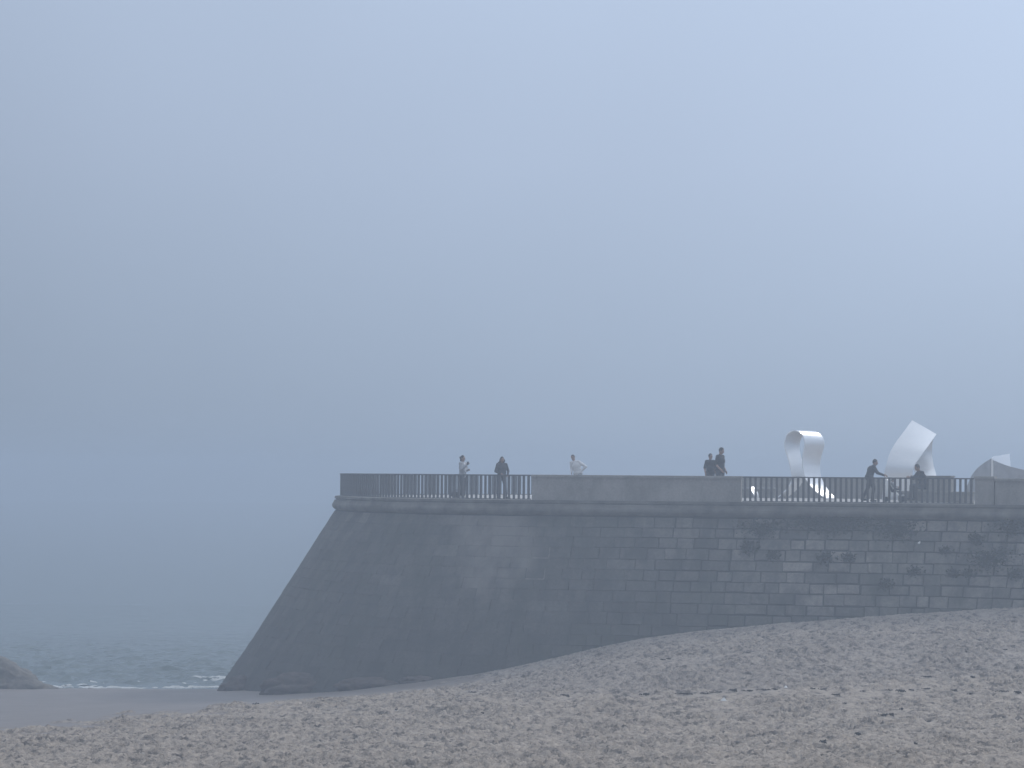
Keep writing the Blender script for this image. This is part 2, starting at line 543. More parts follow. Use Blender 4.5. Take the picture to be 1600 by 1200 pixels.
darker = np.clip((tide - PYg + 5 * edge) / 16.0 + 0.4, 0, 1) * np.clip((PXg - 560) / 140, 0, 1)  # slightly dimmer, cooler sand tone beyond the tide line
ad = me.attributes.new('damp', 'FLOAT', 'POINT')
ad.data.foreach_set('value', darker[rows].astype(np.float32).ravel())
att = me.attributes.new('dry', 'FLOAT', 'POINT')
att.data.foreach_set('value', rough[rows].astype(np.float32).ravel())

def sand_mat():
    m, t, p = new_mat('beach_sand')
    geo = t.nodes.new('ShaderNodeNewGeometry')
    a = t.nodes.new('ShaderNodeAttribute'); a.attribute_name = 'dry'
    f1 = noise(t, 0.5, 6, 0.65, geo.outputs['Position'])
    f2 = noise(t, 26.0, 5, 0.75, geo.outputs['Position'])
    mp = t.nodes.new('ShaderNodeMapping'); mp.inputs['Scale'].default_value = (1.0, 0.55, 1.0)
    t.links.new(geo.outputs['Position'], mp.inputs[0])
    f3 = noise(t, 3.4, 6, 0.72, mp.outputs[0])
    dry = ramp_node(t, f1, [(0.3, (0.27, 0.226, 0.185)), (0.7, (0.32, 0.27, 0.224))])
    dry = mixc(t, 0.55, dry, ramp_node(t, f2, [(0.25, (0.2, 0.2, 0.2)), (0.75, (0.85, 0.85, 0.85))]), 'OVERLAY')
    dry = mixc(t, 0.75, dry, ramp_node(t, f3, [(0.38, (0.06, 0.06, 0.06)), (0.49, (0.52, 0.52, 0.52)), (0.68, (0.74, 0.74, 0.74))]), 'OVERLAY')  # dark dashes paint the shade of lumps and scuffs into the sand colour
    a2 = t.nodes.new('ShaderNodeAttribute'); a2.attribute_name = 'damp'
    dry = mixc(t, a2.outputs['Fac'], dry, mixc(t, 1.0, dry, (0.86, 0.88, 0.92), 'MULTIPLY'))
    wet = ramp_node(t, f1, [(0.3, (0.135, 0.112, 0.098)), (0.7, (0.18, 0.152, 0.136))])
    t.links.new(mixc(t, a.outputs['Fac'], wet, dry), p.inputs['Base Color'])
    t.links.new(ramp_node(t, a.outputs['Fac'], [(0.0, (0.55,) * 3), (1.0, (0.95,) * 3)]), p.inputs['Roughness'])
    b = t.nodes.new('ShaderNodeBump')
    b.inputs['Distance'].default_value = 0.03
    t.links.new(a.outputs['Fac'], b.inputs['Strength'])
    t.links.new(mixc(t, 0.5, f2, f3), b.inputs['Height'])
    t.links.new(b.outputs[0], p.inputs['Normal'])
    return m
M['sand'] = sand_mat()
# coarse surroundings joined with the fine patch
def coarse(xs2, ys2, hole):
    X, Y = np.meshgrid(xs2, ys2)
    Zc = ground(np.clip(X, -60, 60), np.clip(Y, -20, 118))
    Zc = np.clip(Zc, -1.2, 9.0)
    keep = np.ones((len(ys2) - 1, len(xs2) - 1), bool)
    mx = (xs2[:-1] + xs2[1:]) / 2; my = (ys2[:-1] + ys2[1:]) / 2
    keep[np.ix_((my > hole[2]) & (my < hole[3]), (mx > hole[0]) & (mx < hole[1]))] = False
    return grid_mesh(xs2, ys2, Zc, keep)
xs2 = np.unique(np.concatenate([np.linspace(-120, xs[0], 24), np.linspace(xs[0], xs[-1], 30), np.linspace(xs[-1], 120, 24)]))
ys2 = np.unique(np.concatenate([np.linspace(-40, ys[0], 20), np.linspace(ys[0], ys[-1], 40), np.linspace(ys[-1], 140, 10)]))
mc = coarse(xs2, ys2, (xs[0], xs[-1], ys[0], ys[-1]))
ac = mc.attributes.new('dry', 'FLOAT', 'POINT')
zz = np.empty(len(mc.vertices) * 3, np.float32); mc.vertices.foreach_get('co', zz)
ac.data.foreach_set('value', np.clip((zz[2::3] - 2.25) / 0.28, 0, 1).astype(np.float32))
bm = bmesh.new(); bm.from_mesh(me); bm.from_mesh(mc)
me2 = bpy.data.meshes.new('sand'); bm.to_mesh(me2); bm.free()
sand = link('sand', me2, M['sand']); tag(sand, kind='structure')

# ------------------------------------------------------------------ the sea
def sea_mat():
    m, t, p = new_mat('sea_water')
    geo = t.nodes.new('ShaderNodeNewGeometry')
    mm = t.nodes.new('ShaderNodeMapping'); mm.inputs['Scale'].default_value = (0.6, 1.3, 1)
    t.links.new(geo.outputs['Position'], mm.inputs[0])
    f = noise(t, 2.2, 6, 0.6, mm.outputs[0])
    t.links.new(ramp_node(t, f, [(0.3, (0.06, 0.09, 0.092)), (0.7, (0.095, 0.13, 0.128))]), p.inputs['Base Color'])
    p.inputs['Roughness'].default_value = 0.22
    p.inputs['IOR'].default_value = 1.33
    bump(t, p, f, 0.3, 0.06)
    return m
M['sea'] = sea_mat()
SW = 0.16
sx = np.arange(-62, 10, SW); sy = np.arange(88, 160, SW)
a1 = field(len(sy), len(sx), SW, SW, 1.6, 4.0, 21, 0.55)
a2 = field(len(sy), len(sx), SW, SW, 0.5, 1.2, 22, 0.6)
a3 = field(len(sy), len(sx), SW, SW, 5.0, 12.0, 23, 0.35)
SXX, SYY = np.meshgrid(sx, sy)
depth = np.clip((SYY - 97.5) / 4.0, 0.15, 1.0)
far = np.clip(1.2 - (SYY - 100.0) / 32.0, 0.15, 1.0)
WZ = depth * far * (0.046 * np.maximum(a1, -0.8) + 0.022 * a2 + 0.03 * a3)
# a low breaking swell that runs in to the beach, and a second one further out
for yc, amp, sg, xf in ((101.2, 0.16, 0.75, 0.06), (107.0, 0.15, 1.2, 0.11), (116, 0.10, 1.6, 0.08)):
    yl = yc + 0.9 * np.sin(SXX * xf + yc) + 0.25 * a3
    WZ += amp * np.exp(-((SYY - yl) / sg) ** 2) * (0.55 + 0.45 * np.sin(SXX * 0.23 + yc * 1.7))
WZ -= 0.0
def sea_coarse():
    xa = np.unique(np.concatenate([np.linspace(-290, -62, 20), np.linspace(-62, sx[-1], 20), np.linspace(sx[-1], 290, 20)]))
    ya = np.unique(np.concatenate([np.array([-38.0, 20, 60, 88]), np.linspace(88, sy[-1], 20), np.linspace(sy[-1], 700, 40)]))
    keep = np.ones((len(ya) - 1, len(xa) - 1), bool)
    mx = (xa[:-1] + xa[1:]) / 2; my = (ya[:-1] + ya[1:]) / 2
    keep[np.ix_((my > 88) & (my < sy[-1]), (mx > -62) & (mx < sx[-1]))] = False
    return grid_mesh(xa, ya, np.zeros((len(ya), len(xa))), keep)
ms = grid_mesh(sx, sy, WZ); mcs = sea_coarse()
bm = bmesh.new(); bm.from_mesh(ms); bm.from_mesh(mcs)
me3 = bpy.data.meshes.new('sea'); bm.to_mesh(me3); bm.free()
tag(link('sea', me3, M['sea']), kind='structure')

# foam: thin lumpy sheets that rise through the water where the swell breaks
M['foam'] = simple('sea_foam', (0.62, 0.64, 0.64), (0.42, 0.44, 0.44), 8.0, 0.8, 0.4)
fx = np.arange(-36, -8, 0.10); fy = np.arange(95.5, 110, 0.10)
FX, FY = np.meshgrid(fx, fy)
b1 = field(len(fy), len(fx), 0.1, 0.1, 0.5, 1.6, 31, 0.5)
b2 = field(len(fy), len(fx), 0.1, 0.1, 2.0, 7.0, 32, 0.35)
G = ground(fx[None, :] + 0 * FX, FY)
water = np.maximum(np.interp(FY.ravel(), sy, np.zeros(len(sy))).reshape(FY.shape), -1)
iy = np.clip(((FY - sy[0]) / SW).astype(int), 0, len(sy) - 2); ix = np.clip(((FX - sx[0]) / SW).astype(int), 0, len(sx) - 2)
water = WZ[iy, ix]
shore = 98.5 + 0.25 * b2
line = 0.05 - 0.10 * np.abs((FY - shore) / 0.42)
wallf = 0.05 - 0.07 * np.abs((FX + 13.6) / 1.3) - 0.09 * np.abs((FY - 102.3 - 0.3 * b2) / 1.1)
brk = 0.0 - 0.10 * np.abs((FY - 101.0 - 0.9 * np.sin(FX * 0.06 + 101.2)) / 0.5)
lift = np.where(G > water + 0.03, -1.0, 0) + np.maximum(np.maximum(line, wallf), brk - 0.02) + 0.022 * b1 + 0.010 * b2
FZ = np.maximum(water, G) + np.clip(lift, -0.05, 0.06)
ok_ = lift > -0.06
keepf = ok_[:-1, :-1] & ok_[1:, :-1] & ok_[:-1, 1:] & ok_[1:, 1:]
tag(link('foam', grid_mesh(fx, fy, FZ, keepf), M['foam']), kind='stuff')

# ------------------------------------------------------------------ the sea wall
wall = empty('sea_wall', (float(P0[0]), float(P0[1]), 0.0))
tag(wall, 'long battered grey granite sea wall with a rounded end standing on the beach', 'sea wall')
WINV = wall.matrix_world.inverted() if False else Matrix.Translation((-P0[0], -P0[1], 0))
def wlink(name, verts, faces, mat, kind=None, smooth=False, parent=None):
    me = mesh_from([WINV @ Vector(v) for v in verts], faces)
    o = link(name, me, mat, parent or wall, smooth)
    if kind: o['kind'] = kind
    return o

S_MIN, S_MAX = -RB * R_(205), 36.0
def sweep(profile, s0, s1, n, closed_profile=False):
    ss = np.linspace(s0, s1, n)
    V, Fc = [], []
    m = len(profile)
    for s in ss:
        for (z, o) in profile: V.append(wp(s, z, o))
    for i in range(n - 1):
        for j in range(m if closed_profile else m - 1):
            k = (j + 1) % m
            Fc.append((i * m + j, i * m + k, (i + 1) * m + k, (i + 1) * m + j))
    if closed_profile:
        Fc.append(tuple(range(m))); Fc.append(tuple(reversed(range((n - 1) * m, n * m))))
    return V, Fc

prof = [(z, off(z) - 0.075) for z in np.linspace(8.2, -1.0, 30)]
V, Fc = sweep(prof, S_MIN, S_MAX, 150)
wlink('wall_core', V, Fc, M['core'], smooth=True)
# string course under the railing: ledge, drip and roll
prof = [(8.69, -0.45), (8.72, 0.16), (8.62, 0.165), (8.61, 0.11), (8.56, 0.11), (8.55, 0.18), (8.46, 0.22), (8.38, 0.27), (8.30, 0.28), (8.22, 0.24), (8.15, 0.16), (8.10, 0.06), (8.10, -0.45)]
V, Fc = sweep(prof, S_MIN, S_MAX, 190, True)
wlink('string_course', V, Fc, M['ledge'])

# courses of stones
stones = []
z = 8.085
course = 0
rs = random.Random(5)
while z > -0.35:
    h = rs.uniform(0.36, 0.44)
    z1, z0 = z, z - h
    zm = (z0 + z1) / 2
    s = -RB * R_(112) - rs.uniform(0, 0.5)
    while s < 24.5:
        k = (RB + off(zm)) / RB if s < 0 else 1.0
        L = rs.choice((0.55, 0.66, 0.72, 0.8, 0.9, 1.02, 1.15)) * rs.uniform(0.92, 1.08)
        ds = L / k
        c = wp(s + ds / 2, zm, off(zm))
        if ground(c.x, c.y) < z1 + 0.25:
            stones.append((s, s + ds, z0, z1, c))
        s += ds
    z = z0
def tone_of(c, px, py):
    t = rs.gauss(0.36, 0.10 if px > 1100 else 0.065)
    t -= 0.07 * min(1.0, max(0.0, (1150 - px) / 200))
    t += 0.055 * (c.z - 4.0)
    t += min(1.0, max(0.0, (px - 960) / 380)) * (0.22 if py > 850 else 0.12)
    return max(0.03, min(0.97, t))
def stone_geo(s0, s1, z0, z1, px):
    clear = min(1.0, max(0.0, (px - 860) / 300))
    gap = 0.0042 + 0.023 * clear
    j = rs.uniform(-0.018, 0.02) * (0.15 + 0.85 * clear)
    ch = rs.uniform(0.012, 0.026) * (0.3 + 0.7 * clear)
    wob = lambda: rs.uniform(-0.008, 0.008)
    gg = lambda: gap * rs.choice((0.25, 0.5, 0.9, 1.2, 1.7))
    a, b, lo, hi = s0 + gg(), s1 - gg(), z0 + gg(), z1 - gg() * 0.8
    V = []
    for (ss, zz, dd) in ((a, lo, -0.12), (b, lo, -0.12), (b, hi, -0.12), (a, hi, -0.12)): V.append(wp(ss, zz, off(zz) + dd))
    for (ss, zz) in ((a, lo), (b, lo), (b, hi), (a, hi)): V.append(wp(ss + wob(), zz + wob(), off(zz) + j - ch))
    for (ss, zz) in ((a + ch, lo + ch), (b - ch, lo + ch), (b - ch, hi - ch), (a + ch, hi - ch)): V.append(wp(ss + wob(), zz + wob(), off(zz) + j + wob()))
    Fc = [(8, 9, 10, 11)]
    for k in range(4):
        n = (k + 1) % 4
        Fc.append((4 + k, 4 + n, 8 + n, 8 + k)); Fc.append((k, n, 4 + n, 4 + k))
    return V, Fc
def wash_of(v):
    px, py = proj(v)
    sm = lambda a, b, q: min(1.0, max(0.0, (q - a) / (b - a)))
    low = 915 - 0.35 * max(0, px - 770) + (35 if 745 < px < 800 else 0)
    return sm(708, 722, px) * sm(842, 822, px) * sm(low + 10, low - 10, py)
def set_wash(me, V):
    a = me.attributes.new('wash', 'FLOAT', 'POINT'); a.data.foreach_set('value', [wash_of(v) for v in V])
def set_tone(me, vals):
    a = me.attributes.new('tone', 'FLOAT', 'POINT'); a.data.foreach_set('value', vals)
# the 300 stones that show largest: the near, clear right-hand stretch; the foggier rest is joined
order = sorted(range(len(stones)), key=lambda i: (proj(stones[i][4])[0] < 860 or proj(stones[i][4])[0] > 1610, stones[i][4].y))
single = set(order[:300])
JV, JF, JT = [], [], []
mortar_V, mortar_F = [], []
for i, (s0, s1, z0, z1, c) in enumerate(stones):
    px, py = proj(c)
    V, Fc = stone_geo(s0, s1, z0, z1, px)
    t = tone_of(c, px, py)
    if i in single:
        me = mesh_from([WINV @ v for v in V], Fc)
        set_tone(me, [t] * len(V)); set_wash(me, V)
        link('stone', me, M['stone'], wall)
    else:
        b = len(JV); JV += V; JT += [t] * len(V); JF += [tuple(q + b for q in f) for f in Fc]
    if 826 < px < 872 and 838 < py < 912 and rs.random() < 0.6:
        for seg in ((s0, s1, z0 - 0.016, z0 + 0.016), (s1 - 0.015, s1 + 0.015, z0, z1)):
            b = len(mortar_V)
            q = [(seg[0], seg[2]), (seg[1], seg[2]), (seg[1], seg[3]), (seg[0], seg[3])]
            for d_ in (-0.05, 0.012):
                for (ss, zz) in q: mortar_V.append(wp(ss, zz, off(zz) + d_))
            mortar_F += [tuple(b + x for x in f) for f in ((4, 5, 6, 7), (0, 1, 5, 4), (1, 2, 6, 5), (2, 3, 7, 6), (3, 0, 4, 7))]
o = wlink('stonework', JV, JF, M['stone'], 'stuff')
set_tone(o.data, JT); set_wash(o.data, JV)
if mortar_V: wlink('mortar', mortar_V, mortar_F, M['mortar'], 'stuff')

# solid parapets on the wall, each with its coping
S828, S1158, S1521, S1553 = s_of_px(829), s_of_px(1158), s_of_px(1521), s_of_px(1553)
def parapet(s0, s1, top):
    prof = [(8.70, -0.02), (top - 0.10, -0.02), (top - 0.10, -0.42), (8.70, -0.42)]
    V, Fc = sweep(prof, s0 + 0.03, s1 - 0.03, 24, True)
    p = wlink('parapet', V, Fc, M['render'])
    prof = [(top - 0.10, 0.035), (top - 0.01, 0.035), (top, 0.02), (top, -0.46), (top - 0.10, -0.46)]
    V, Fc = sweep(prof, s0, s1, 24, True)
    wlink('coping', V, Fc, M['render'], parent=p)
parapet(S828, S1158, 9.715)
parapet(S1521, S1553, 9.78)
parapet(S1553 + 0.002, S_MAX, 9.70)

# promenade floor on top
ss = np.linspace(S_MIN, S_MAX, 160)
ring = [wp(s, 8.700, -0.40) for s in ss]
ring2 = [Vector((36, 130, 8.9)), Vector((4, 130, 8.9))]
bm = bmesh.new()
vs_ = [bm.verts.new(v) for v in ring] 
cen = [wp(s, 0, -0.4) for s in ss]
inner = []
for s in ss:
    v = wp(s, 8.77, -4.0 if s > -2 else -4.0); inner.append(bm.verts.new(v))
for i in range(len(ss) - 1): bm.faces.new((vs_[i], vs_[i + 1], inner[i + 1], inner[i]))
f = bm.faces.new(inner)
bmesh.ops.triangulate(bm, faces=[f])
# thickness
ex = bmesh.ops.extrude_face_region(bm, geom=list(bm.faces))
bmesh.ops.translate(bm, vec=(0, 0, -0.3), verts=[g for g in ex['geom'] if isinstance(g, bmesh.types.BMVert)])
tag(link('promenade', bm_mesh(bm), M['paving']), kind='structure')
# raised step inside the middle parapet, where people stand
V, Fc = sweep([(8.68, -0.425), (8.93, -0.425), (8.93, -2.6), (8.68, -2.6)], S828 + 0.3, S1158 - 0.5, 20, True)
tag(link('step', mesh_from(V, Fc), M['paving']), kind='structure')

# ------------------------------------------------------------------ railings
BAL_W, BAL_T = 0.092, 0.062
def baluster_mesh():
    bm = bmesh.new()
    add_box(bm, (BAL_W, BAL_T, 0.90))
    bmesh.ops.bevel(bm, geom=[e for e in bm.edges if abs(e.verts[0].co.z - e.verts[1].co.z) > 0.5], offset=0.006, segments=1, affect='EDGES')
    return bm_mesh(bm)
BAL = baluster_mesh()
def railing(s0, s1, label):
    mid = wp((s0 + s1) / 2, 8.72, 0)
    root = empty('railing', mid)
    tag(root, label, 'railing', 'iron railings along the top of the sea wall')
    T = Matrix.Translation(-mid)
    n = max(12, int(abs(s1 - s0) / 0.25))
    for nm, z0, z1, w_ in (('top_rail', 9.655, 9.705, 0.05), ('bottom_rail', 8.725, 8.765, 0.03)):
        V, Fc = sweep([(z0, w_ - 0.1), (z1, w_ - 0.1), (z1, -w_ - 0.1), (z0, -w_ - 0.1)], s0, s1, n, True)
        link(nm, mesh_from([T @ v for v in V], Fc), M['iron'], root)
    k = int((s1 - s0) / 0.2)
    BAL.materials.clear(); BAL.materials.append(M['iron'])
    for i in range(k):
        s = s0 + 0.1 + (s1 - s0 - 0.2) * i / (k - 1)
        p, nn = path(s)
        o = bpy.data.objects.new('baluster', BAL); COL.objects.link(o); o.parent = root
        v = T @ wp(s, 9.21, -0.1)
        o.location = v
        o.rotation_euler = (0, 0, math.atan2(nn[1], nn[0]) + math.pi / 2)
    return root
railing(S_MIN + 0.4, S828 - 0.02, 'dark iron railing of upright bars curving round the rounded end of the wall')
railing(S1158 + 0.02, S1521 - 0.02, 'dark iron railing of upright bars in front of the steel sculptures')

# ------------------------------------------------------------------ inner walls and bench of the promenade
def run_box(name, x0, x1, d0, d1, z0, z1, thick, mat):
    a = at(x0, 741, d0); b = at(x1, 741, d1)
    a.z = b.z = 0
    L = (b - a).length
    ang = math.atan2(b.y - a.y, b.x - a.x)
    bm = bmesh.new()
    add_box(bm, (L, thick, z1 - z0), Matrix.Translation((L / 2, 0, (z1 - z0) / 2)))
    bmesh.ops.bevel(bm, geom=list(bm.edges), offset=0.02, segments=2, affect='EDGES')
    me = bm_mesh(bm)
    o = link(name, me, mat)
    o.location = (a.x, a.y, z0); o.rotation_euler = (0, 0, ang)
    return o
lw = empty('low_wall', at(1260, 741, 97)); lw.location.z = 8.72
tag(lw, 'low grey stone wall at the back of the promenade behind the looped sculpture', 'wall')
def under(root, o):
    o.parent = root; o.location = o.location - root.location; return o
under(lw, run_box('wall_body', 1080, 1424, 98.3, 95.5, 8.70, 9.62, 0.35, M['render']))
under(lw, run_box('coping', 1078, 1424.5, 98.3, 95.5, 9.62, 9.70, 0.42, M['render']))
lb = empty('long_bench', at(1182, 741, 95)); lb.location.z = 8.72
tag(lb, 'long low stone bench against the back wall left of the looped sculpture', 'bench')
under(lb, run_box('seat', 1150, 1212, 95.6, 95.2, 9.15, 9.23, 0.46, M['paving']))
under(lb, run_box('base', 1151, 1211, 95.75, 95.35, 8.70, 9.15, 0.34, M['render']))
kb = empty('stone_bench', at(1462, 741, 86.6)); kb.location.z = 8.72
tag(kb, 'wide low grey stone bench with a person sitting on it behind the railing', 'bench')
under(kb, run_box('seat', 1404, 1520, 86.9, 84.9, 9.10, 9.17, 0.5, M['render']))
under(kb, run_box('base', 1406, 1518, 86.95, 84.95, 8.70, 9.10, 0.40, M['render']))
bb = empty('stone_block', at(1457, 741, 87.4)); bb.location.z = 8.72
tag(bb, 'tall dark stone block behind the seated person at the railing', 'block')
under(bb, run_box('block_body', 1425, 1488, 87.6, 86.8, 8.70, 9.74, 0.5, M['render']))
under(bb, run_box('cap', 1424, 1489, 87.6, 86.8, 9.74, 9.79, 0.56, M['render']))

# ------------------------------------------------------------------ ribbon sculptures in brushed steel
def strip(E1, E2, n=48, mcols=6, thick=0.03, ease=None):
    """a bent metal band between two edge curves"""
    a = catmull(E1, n); b = catmull(E2, n)
    V, Fc = [], []
    for i in range(n):
        for j in range(mcols):
            V.append(Vector(a[i] + (b[i] - a[i]) * j / (mcols - 1)))
    for i in range(n - 1):
        for j in range(mcols - 1):
            Fc.append((i * mcols + j, i * mcols + j + 1, (i + 1) * mcols + j + 1, (i + 1) * mcols + j))
    bm = bmesh.new()
    vv = [bm.verts.new(v) for v in V]
    for f in Fc: bm.faces.new([vv[k] for k in f])
    bmesh.ops.recalc_face_normals(bm, faces=bm.faces)
    bmesh.ops.solidify(bm, geom=list(bm.faces), thickness=thick)
    return bm
def band(name, root, E1, E2, mat='steel', **k):
    bm = strip(E1, E2, **k)
    me = bm_mesh(bm)
    me.transform(Matrix.Translation(-root.location))
    o = link(name, me, M[mat], root, True)
    try: me.set_sharp_from_angle(angle=R_(40))
    except Exception: pass
    return o
FLOOR = 8.76
M['dull'] = simple('dull_steel', (0.48, 0.49, 0.51), (0.38, 0.39, 0.41), 3.0, 0.5, 0.05, metallic=0.4)
def fl(v):
    v.z = max(v.z, FLOOR); return v
# 1: the looped ribbon
D1 = 91.5
c15 = lambda x, y: (1215 + x / 15, 665 + y / 15)
c9 = lambda x, y: (1150 + x / 8.89, 735 + y / 8.89)
front = [c9(560, 392), c9(620, 340), c9(700, 262), c9(752, 180), c9(772, 95), c15(290, 960), c15(235, 760), c15(180, 580), c15(160, 450), c15(166, 340), c15(210, 215),
         c15(290, 150), c15(380, 130), c15(480, 160), c15(552, 225), c15(592, 310), c15(608, 410), c15(600, 480), c15(578, 610),
         c15(560, 730), c15(555, 850), c15(562, 960), c9(935, 80), c9(980, 165), c9(1020, 220), c9(1093, 295), c9(1168, 355), c9(1242, 396)]
wid = [15, 15, 16, 17, 18, 20, 21, 22, 23, 24, 25, 26, 27, 29, 30, 31, 31, 31, 30, 29, 28, 27, 26, 24.5, 23.5, 21, 18.5, 16.5]
dep = [1.0] * 28
sc1 = empty('steel_sculpture', at(1262, 760, D1)); sc1.location.z = FLOOR
tag(sc1, 'shiny steel ribbon sculpture bent into an upright loop with flared feet', 'sculpture', 'bent steel ribbon sculptures on the promenade')
E1 = [fl(at(x, y, D1)) for x, y in front]
E2 = []
for (x, y), w_, d_ in zip(front, wid, dep):
    v = at(x, y, D1); v2 = v + Vector((w_ * D1 / F + 0.01 * 0, d_, 0.0))
    v2.x += v.x / D1 * d_
    E2.append(fl(v2))
band('ribbon', sc1, E1, E2, n=150, mcols=6, thick=0.035)
# small ribbon end standing near the bench
sc0 = empty('steel_sculpture', at(1178, 770, 94)); sc0.location.z = FLOOR
tag(sc0, 'small low steel ribbon end seen through the bars at the left of the railing', 'sculpture', 'bent steel ribbon sculptures on the promenade')
D0 = 94.0
E1 = [at(1169, 761.5, D0), at(1173, 768, D0 - .1), at(1177, 775, D0 - .2), fl(at(1179, 779.5, D0 - .2))]
E2 = [at(1176, 761, D0 + .3), at(1180, 766, D0 + .3), at(1183, 772, D0 + .3), fl(at(1184, 779.5, D0 + .3))]
band('ribbon', sc0, E1, E2, n=24, mcols=5, thick=0.03)
# 2: the tall leaning folded ribbon
D2 = 91.8
c6 = lambda x, y: (1340 + x / 6.154, 640 + y / 6.154)
sc2 = empty('steel_sculpture', at(1420, 760, D2)); sc2.location.z = FLOOR
tag(sc2, 'tall leaning steel ribbon sculpture folded at a slanted top edge', 'sculpture', 'bent steel ribbon sculptures on the promenade')
LE = [(226, 880, 0.0), (234, 760, -0.12), (243, 645, -0.18), (252, 600, -0.2), (270, 520, -0.18), (302, 420, -0.05), (350, 330, 0.14), (438, 210, 0.5), (515, 105, 0.9)]
RE = [(492, 880, 0.0), (502, 760, -0.12), (518, 645, -0.18), (522, 600, -0.2), (536, 545, -0.18), (578, 480, -0.05), (635, 400, 0.14), (693, 320, 0.5), (750, 240, 0.9)]
band('ribbon_front', sc2, [fl(at(*c6(x, y), D2 + d)) for x, y, d in LE], [fl(at(*c6(x, y), D2 + d)) for x, y, d in RE], n=60, mcols=7)
LB = [(515, 105, 0.97), (540, 260, 1.35), (520, 420, 1.45), (530, 560, 1.2), (556, 645, 0.8), (585, 880, -0.1)]
RBk = [(750, 240, 0.97), (716, 300, 1.35), (709, 420, 1.45), (724, 540, 1.2), (751, 645, 0.8), (790, 880, -0.1)]
band('ribbon_back', sc2, [fl(at(*c6(x, y), D2 + d)) for x, y, d in LB], [fl(at(*c6(x, y), D2 + d)) for x, y, d in RBk], n=48, mcols=7)
# 3: the low spreading one
D3 = 90.5
c12 = lambda x, y: (1500 + x / 12, 700 + y / 12)
sc3 = empty('steel_sculpture', at(1560, 760, D3)); sc3.location.z = FLOOR
tag(sc3, 'low spreading grey steel sculpture with a peaked ridge and white ribbon behind the right parapet', 'sculpture', 'bent steel ribbon sculptures on the promenade')
def panel(name, top, floor_pts, root, mc=5, mat='dull'):
    E1 = [at(*c12(x, y), D3 + d) for x, y, d in top]
    E2 = []
    for (x, y, d), v in zip(floor_pts, E1):
        q = at(*c12(x, y), D3 + d); q.z = FLOOR; E2.append(q)
    band(name, root, E1, E2, n=30, mcols=mc, mat=mat)
panel('left_panel', [(110, 760, 1.3), (195, 550, 1.0), (300, 400, 0.7), (430, 290, 0.35), (572, 200, 0.0)],
      [(110, 900, 1.45), (195, 900, 1.2), (300, 900, 0.95), (430, 900, 0.6), (566, 900, 0.25)], sc3)
panel('right_panel', [(605, 226, 0.0), (760, 290, 0.12), (920, 345, 0.25), (1080, 385, 0.4), (1250, 430, 0.6), (1600, 560, 1.0)],
      [(610, 900, 0.25), (760, 900, 0.4), (920, 900, 0.5), (1080, 900, 0.65), (1250, 900, 0.85), (1600, 900, 1.2)], sc3)
E1 = [at(*c12(570, 200), D3 - 0.01), at(*c12(569, 400), D3 + 0.05), fl(at(*c12(566, 940), D3 + 0.22))]
E2 = [at(*c12(606, 226), D3 - 0.01), at(*c12(608, 400), D3 + 0.05), fl(at(*c12(611, 940), D3 + 0.22))]
band('ridge', sc3, E1, E2, n=14, mcols=4)
panel('white_ribbon', [(575, 192, 0.2), (630, 152, 0.45), (730, 140, 0.8), (830, 122, 1.1), (905, 108, 1.3)],
      [(570, 900, -0.1), (650, 900, 0.0), (760, 900, 0.2), (870, 900, 0.4), (985, 900, 0.6)], sc3, mat='steel')

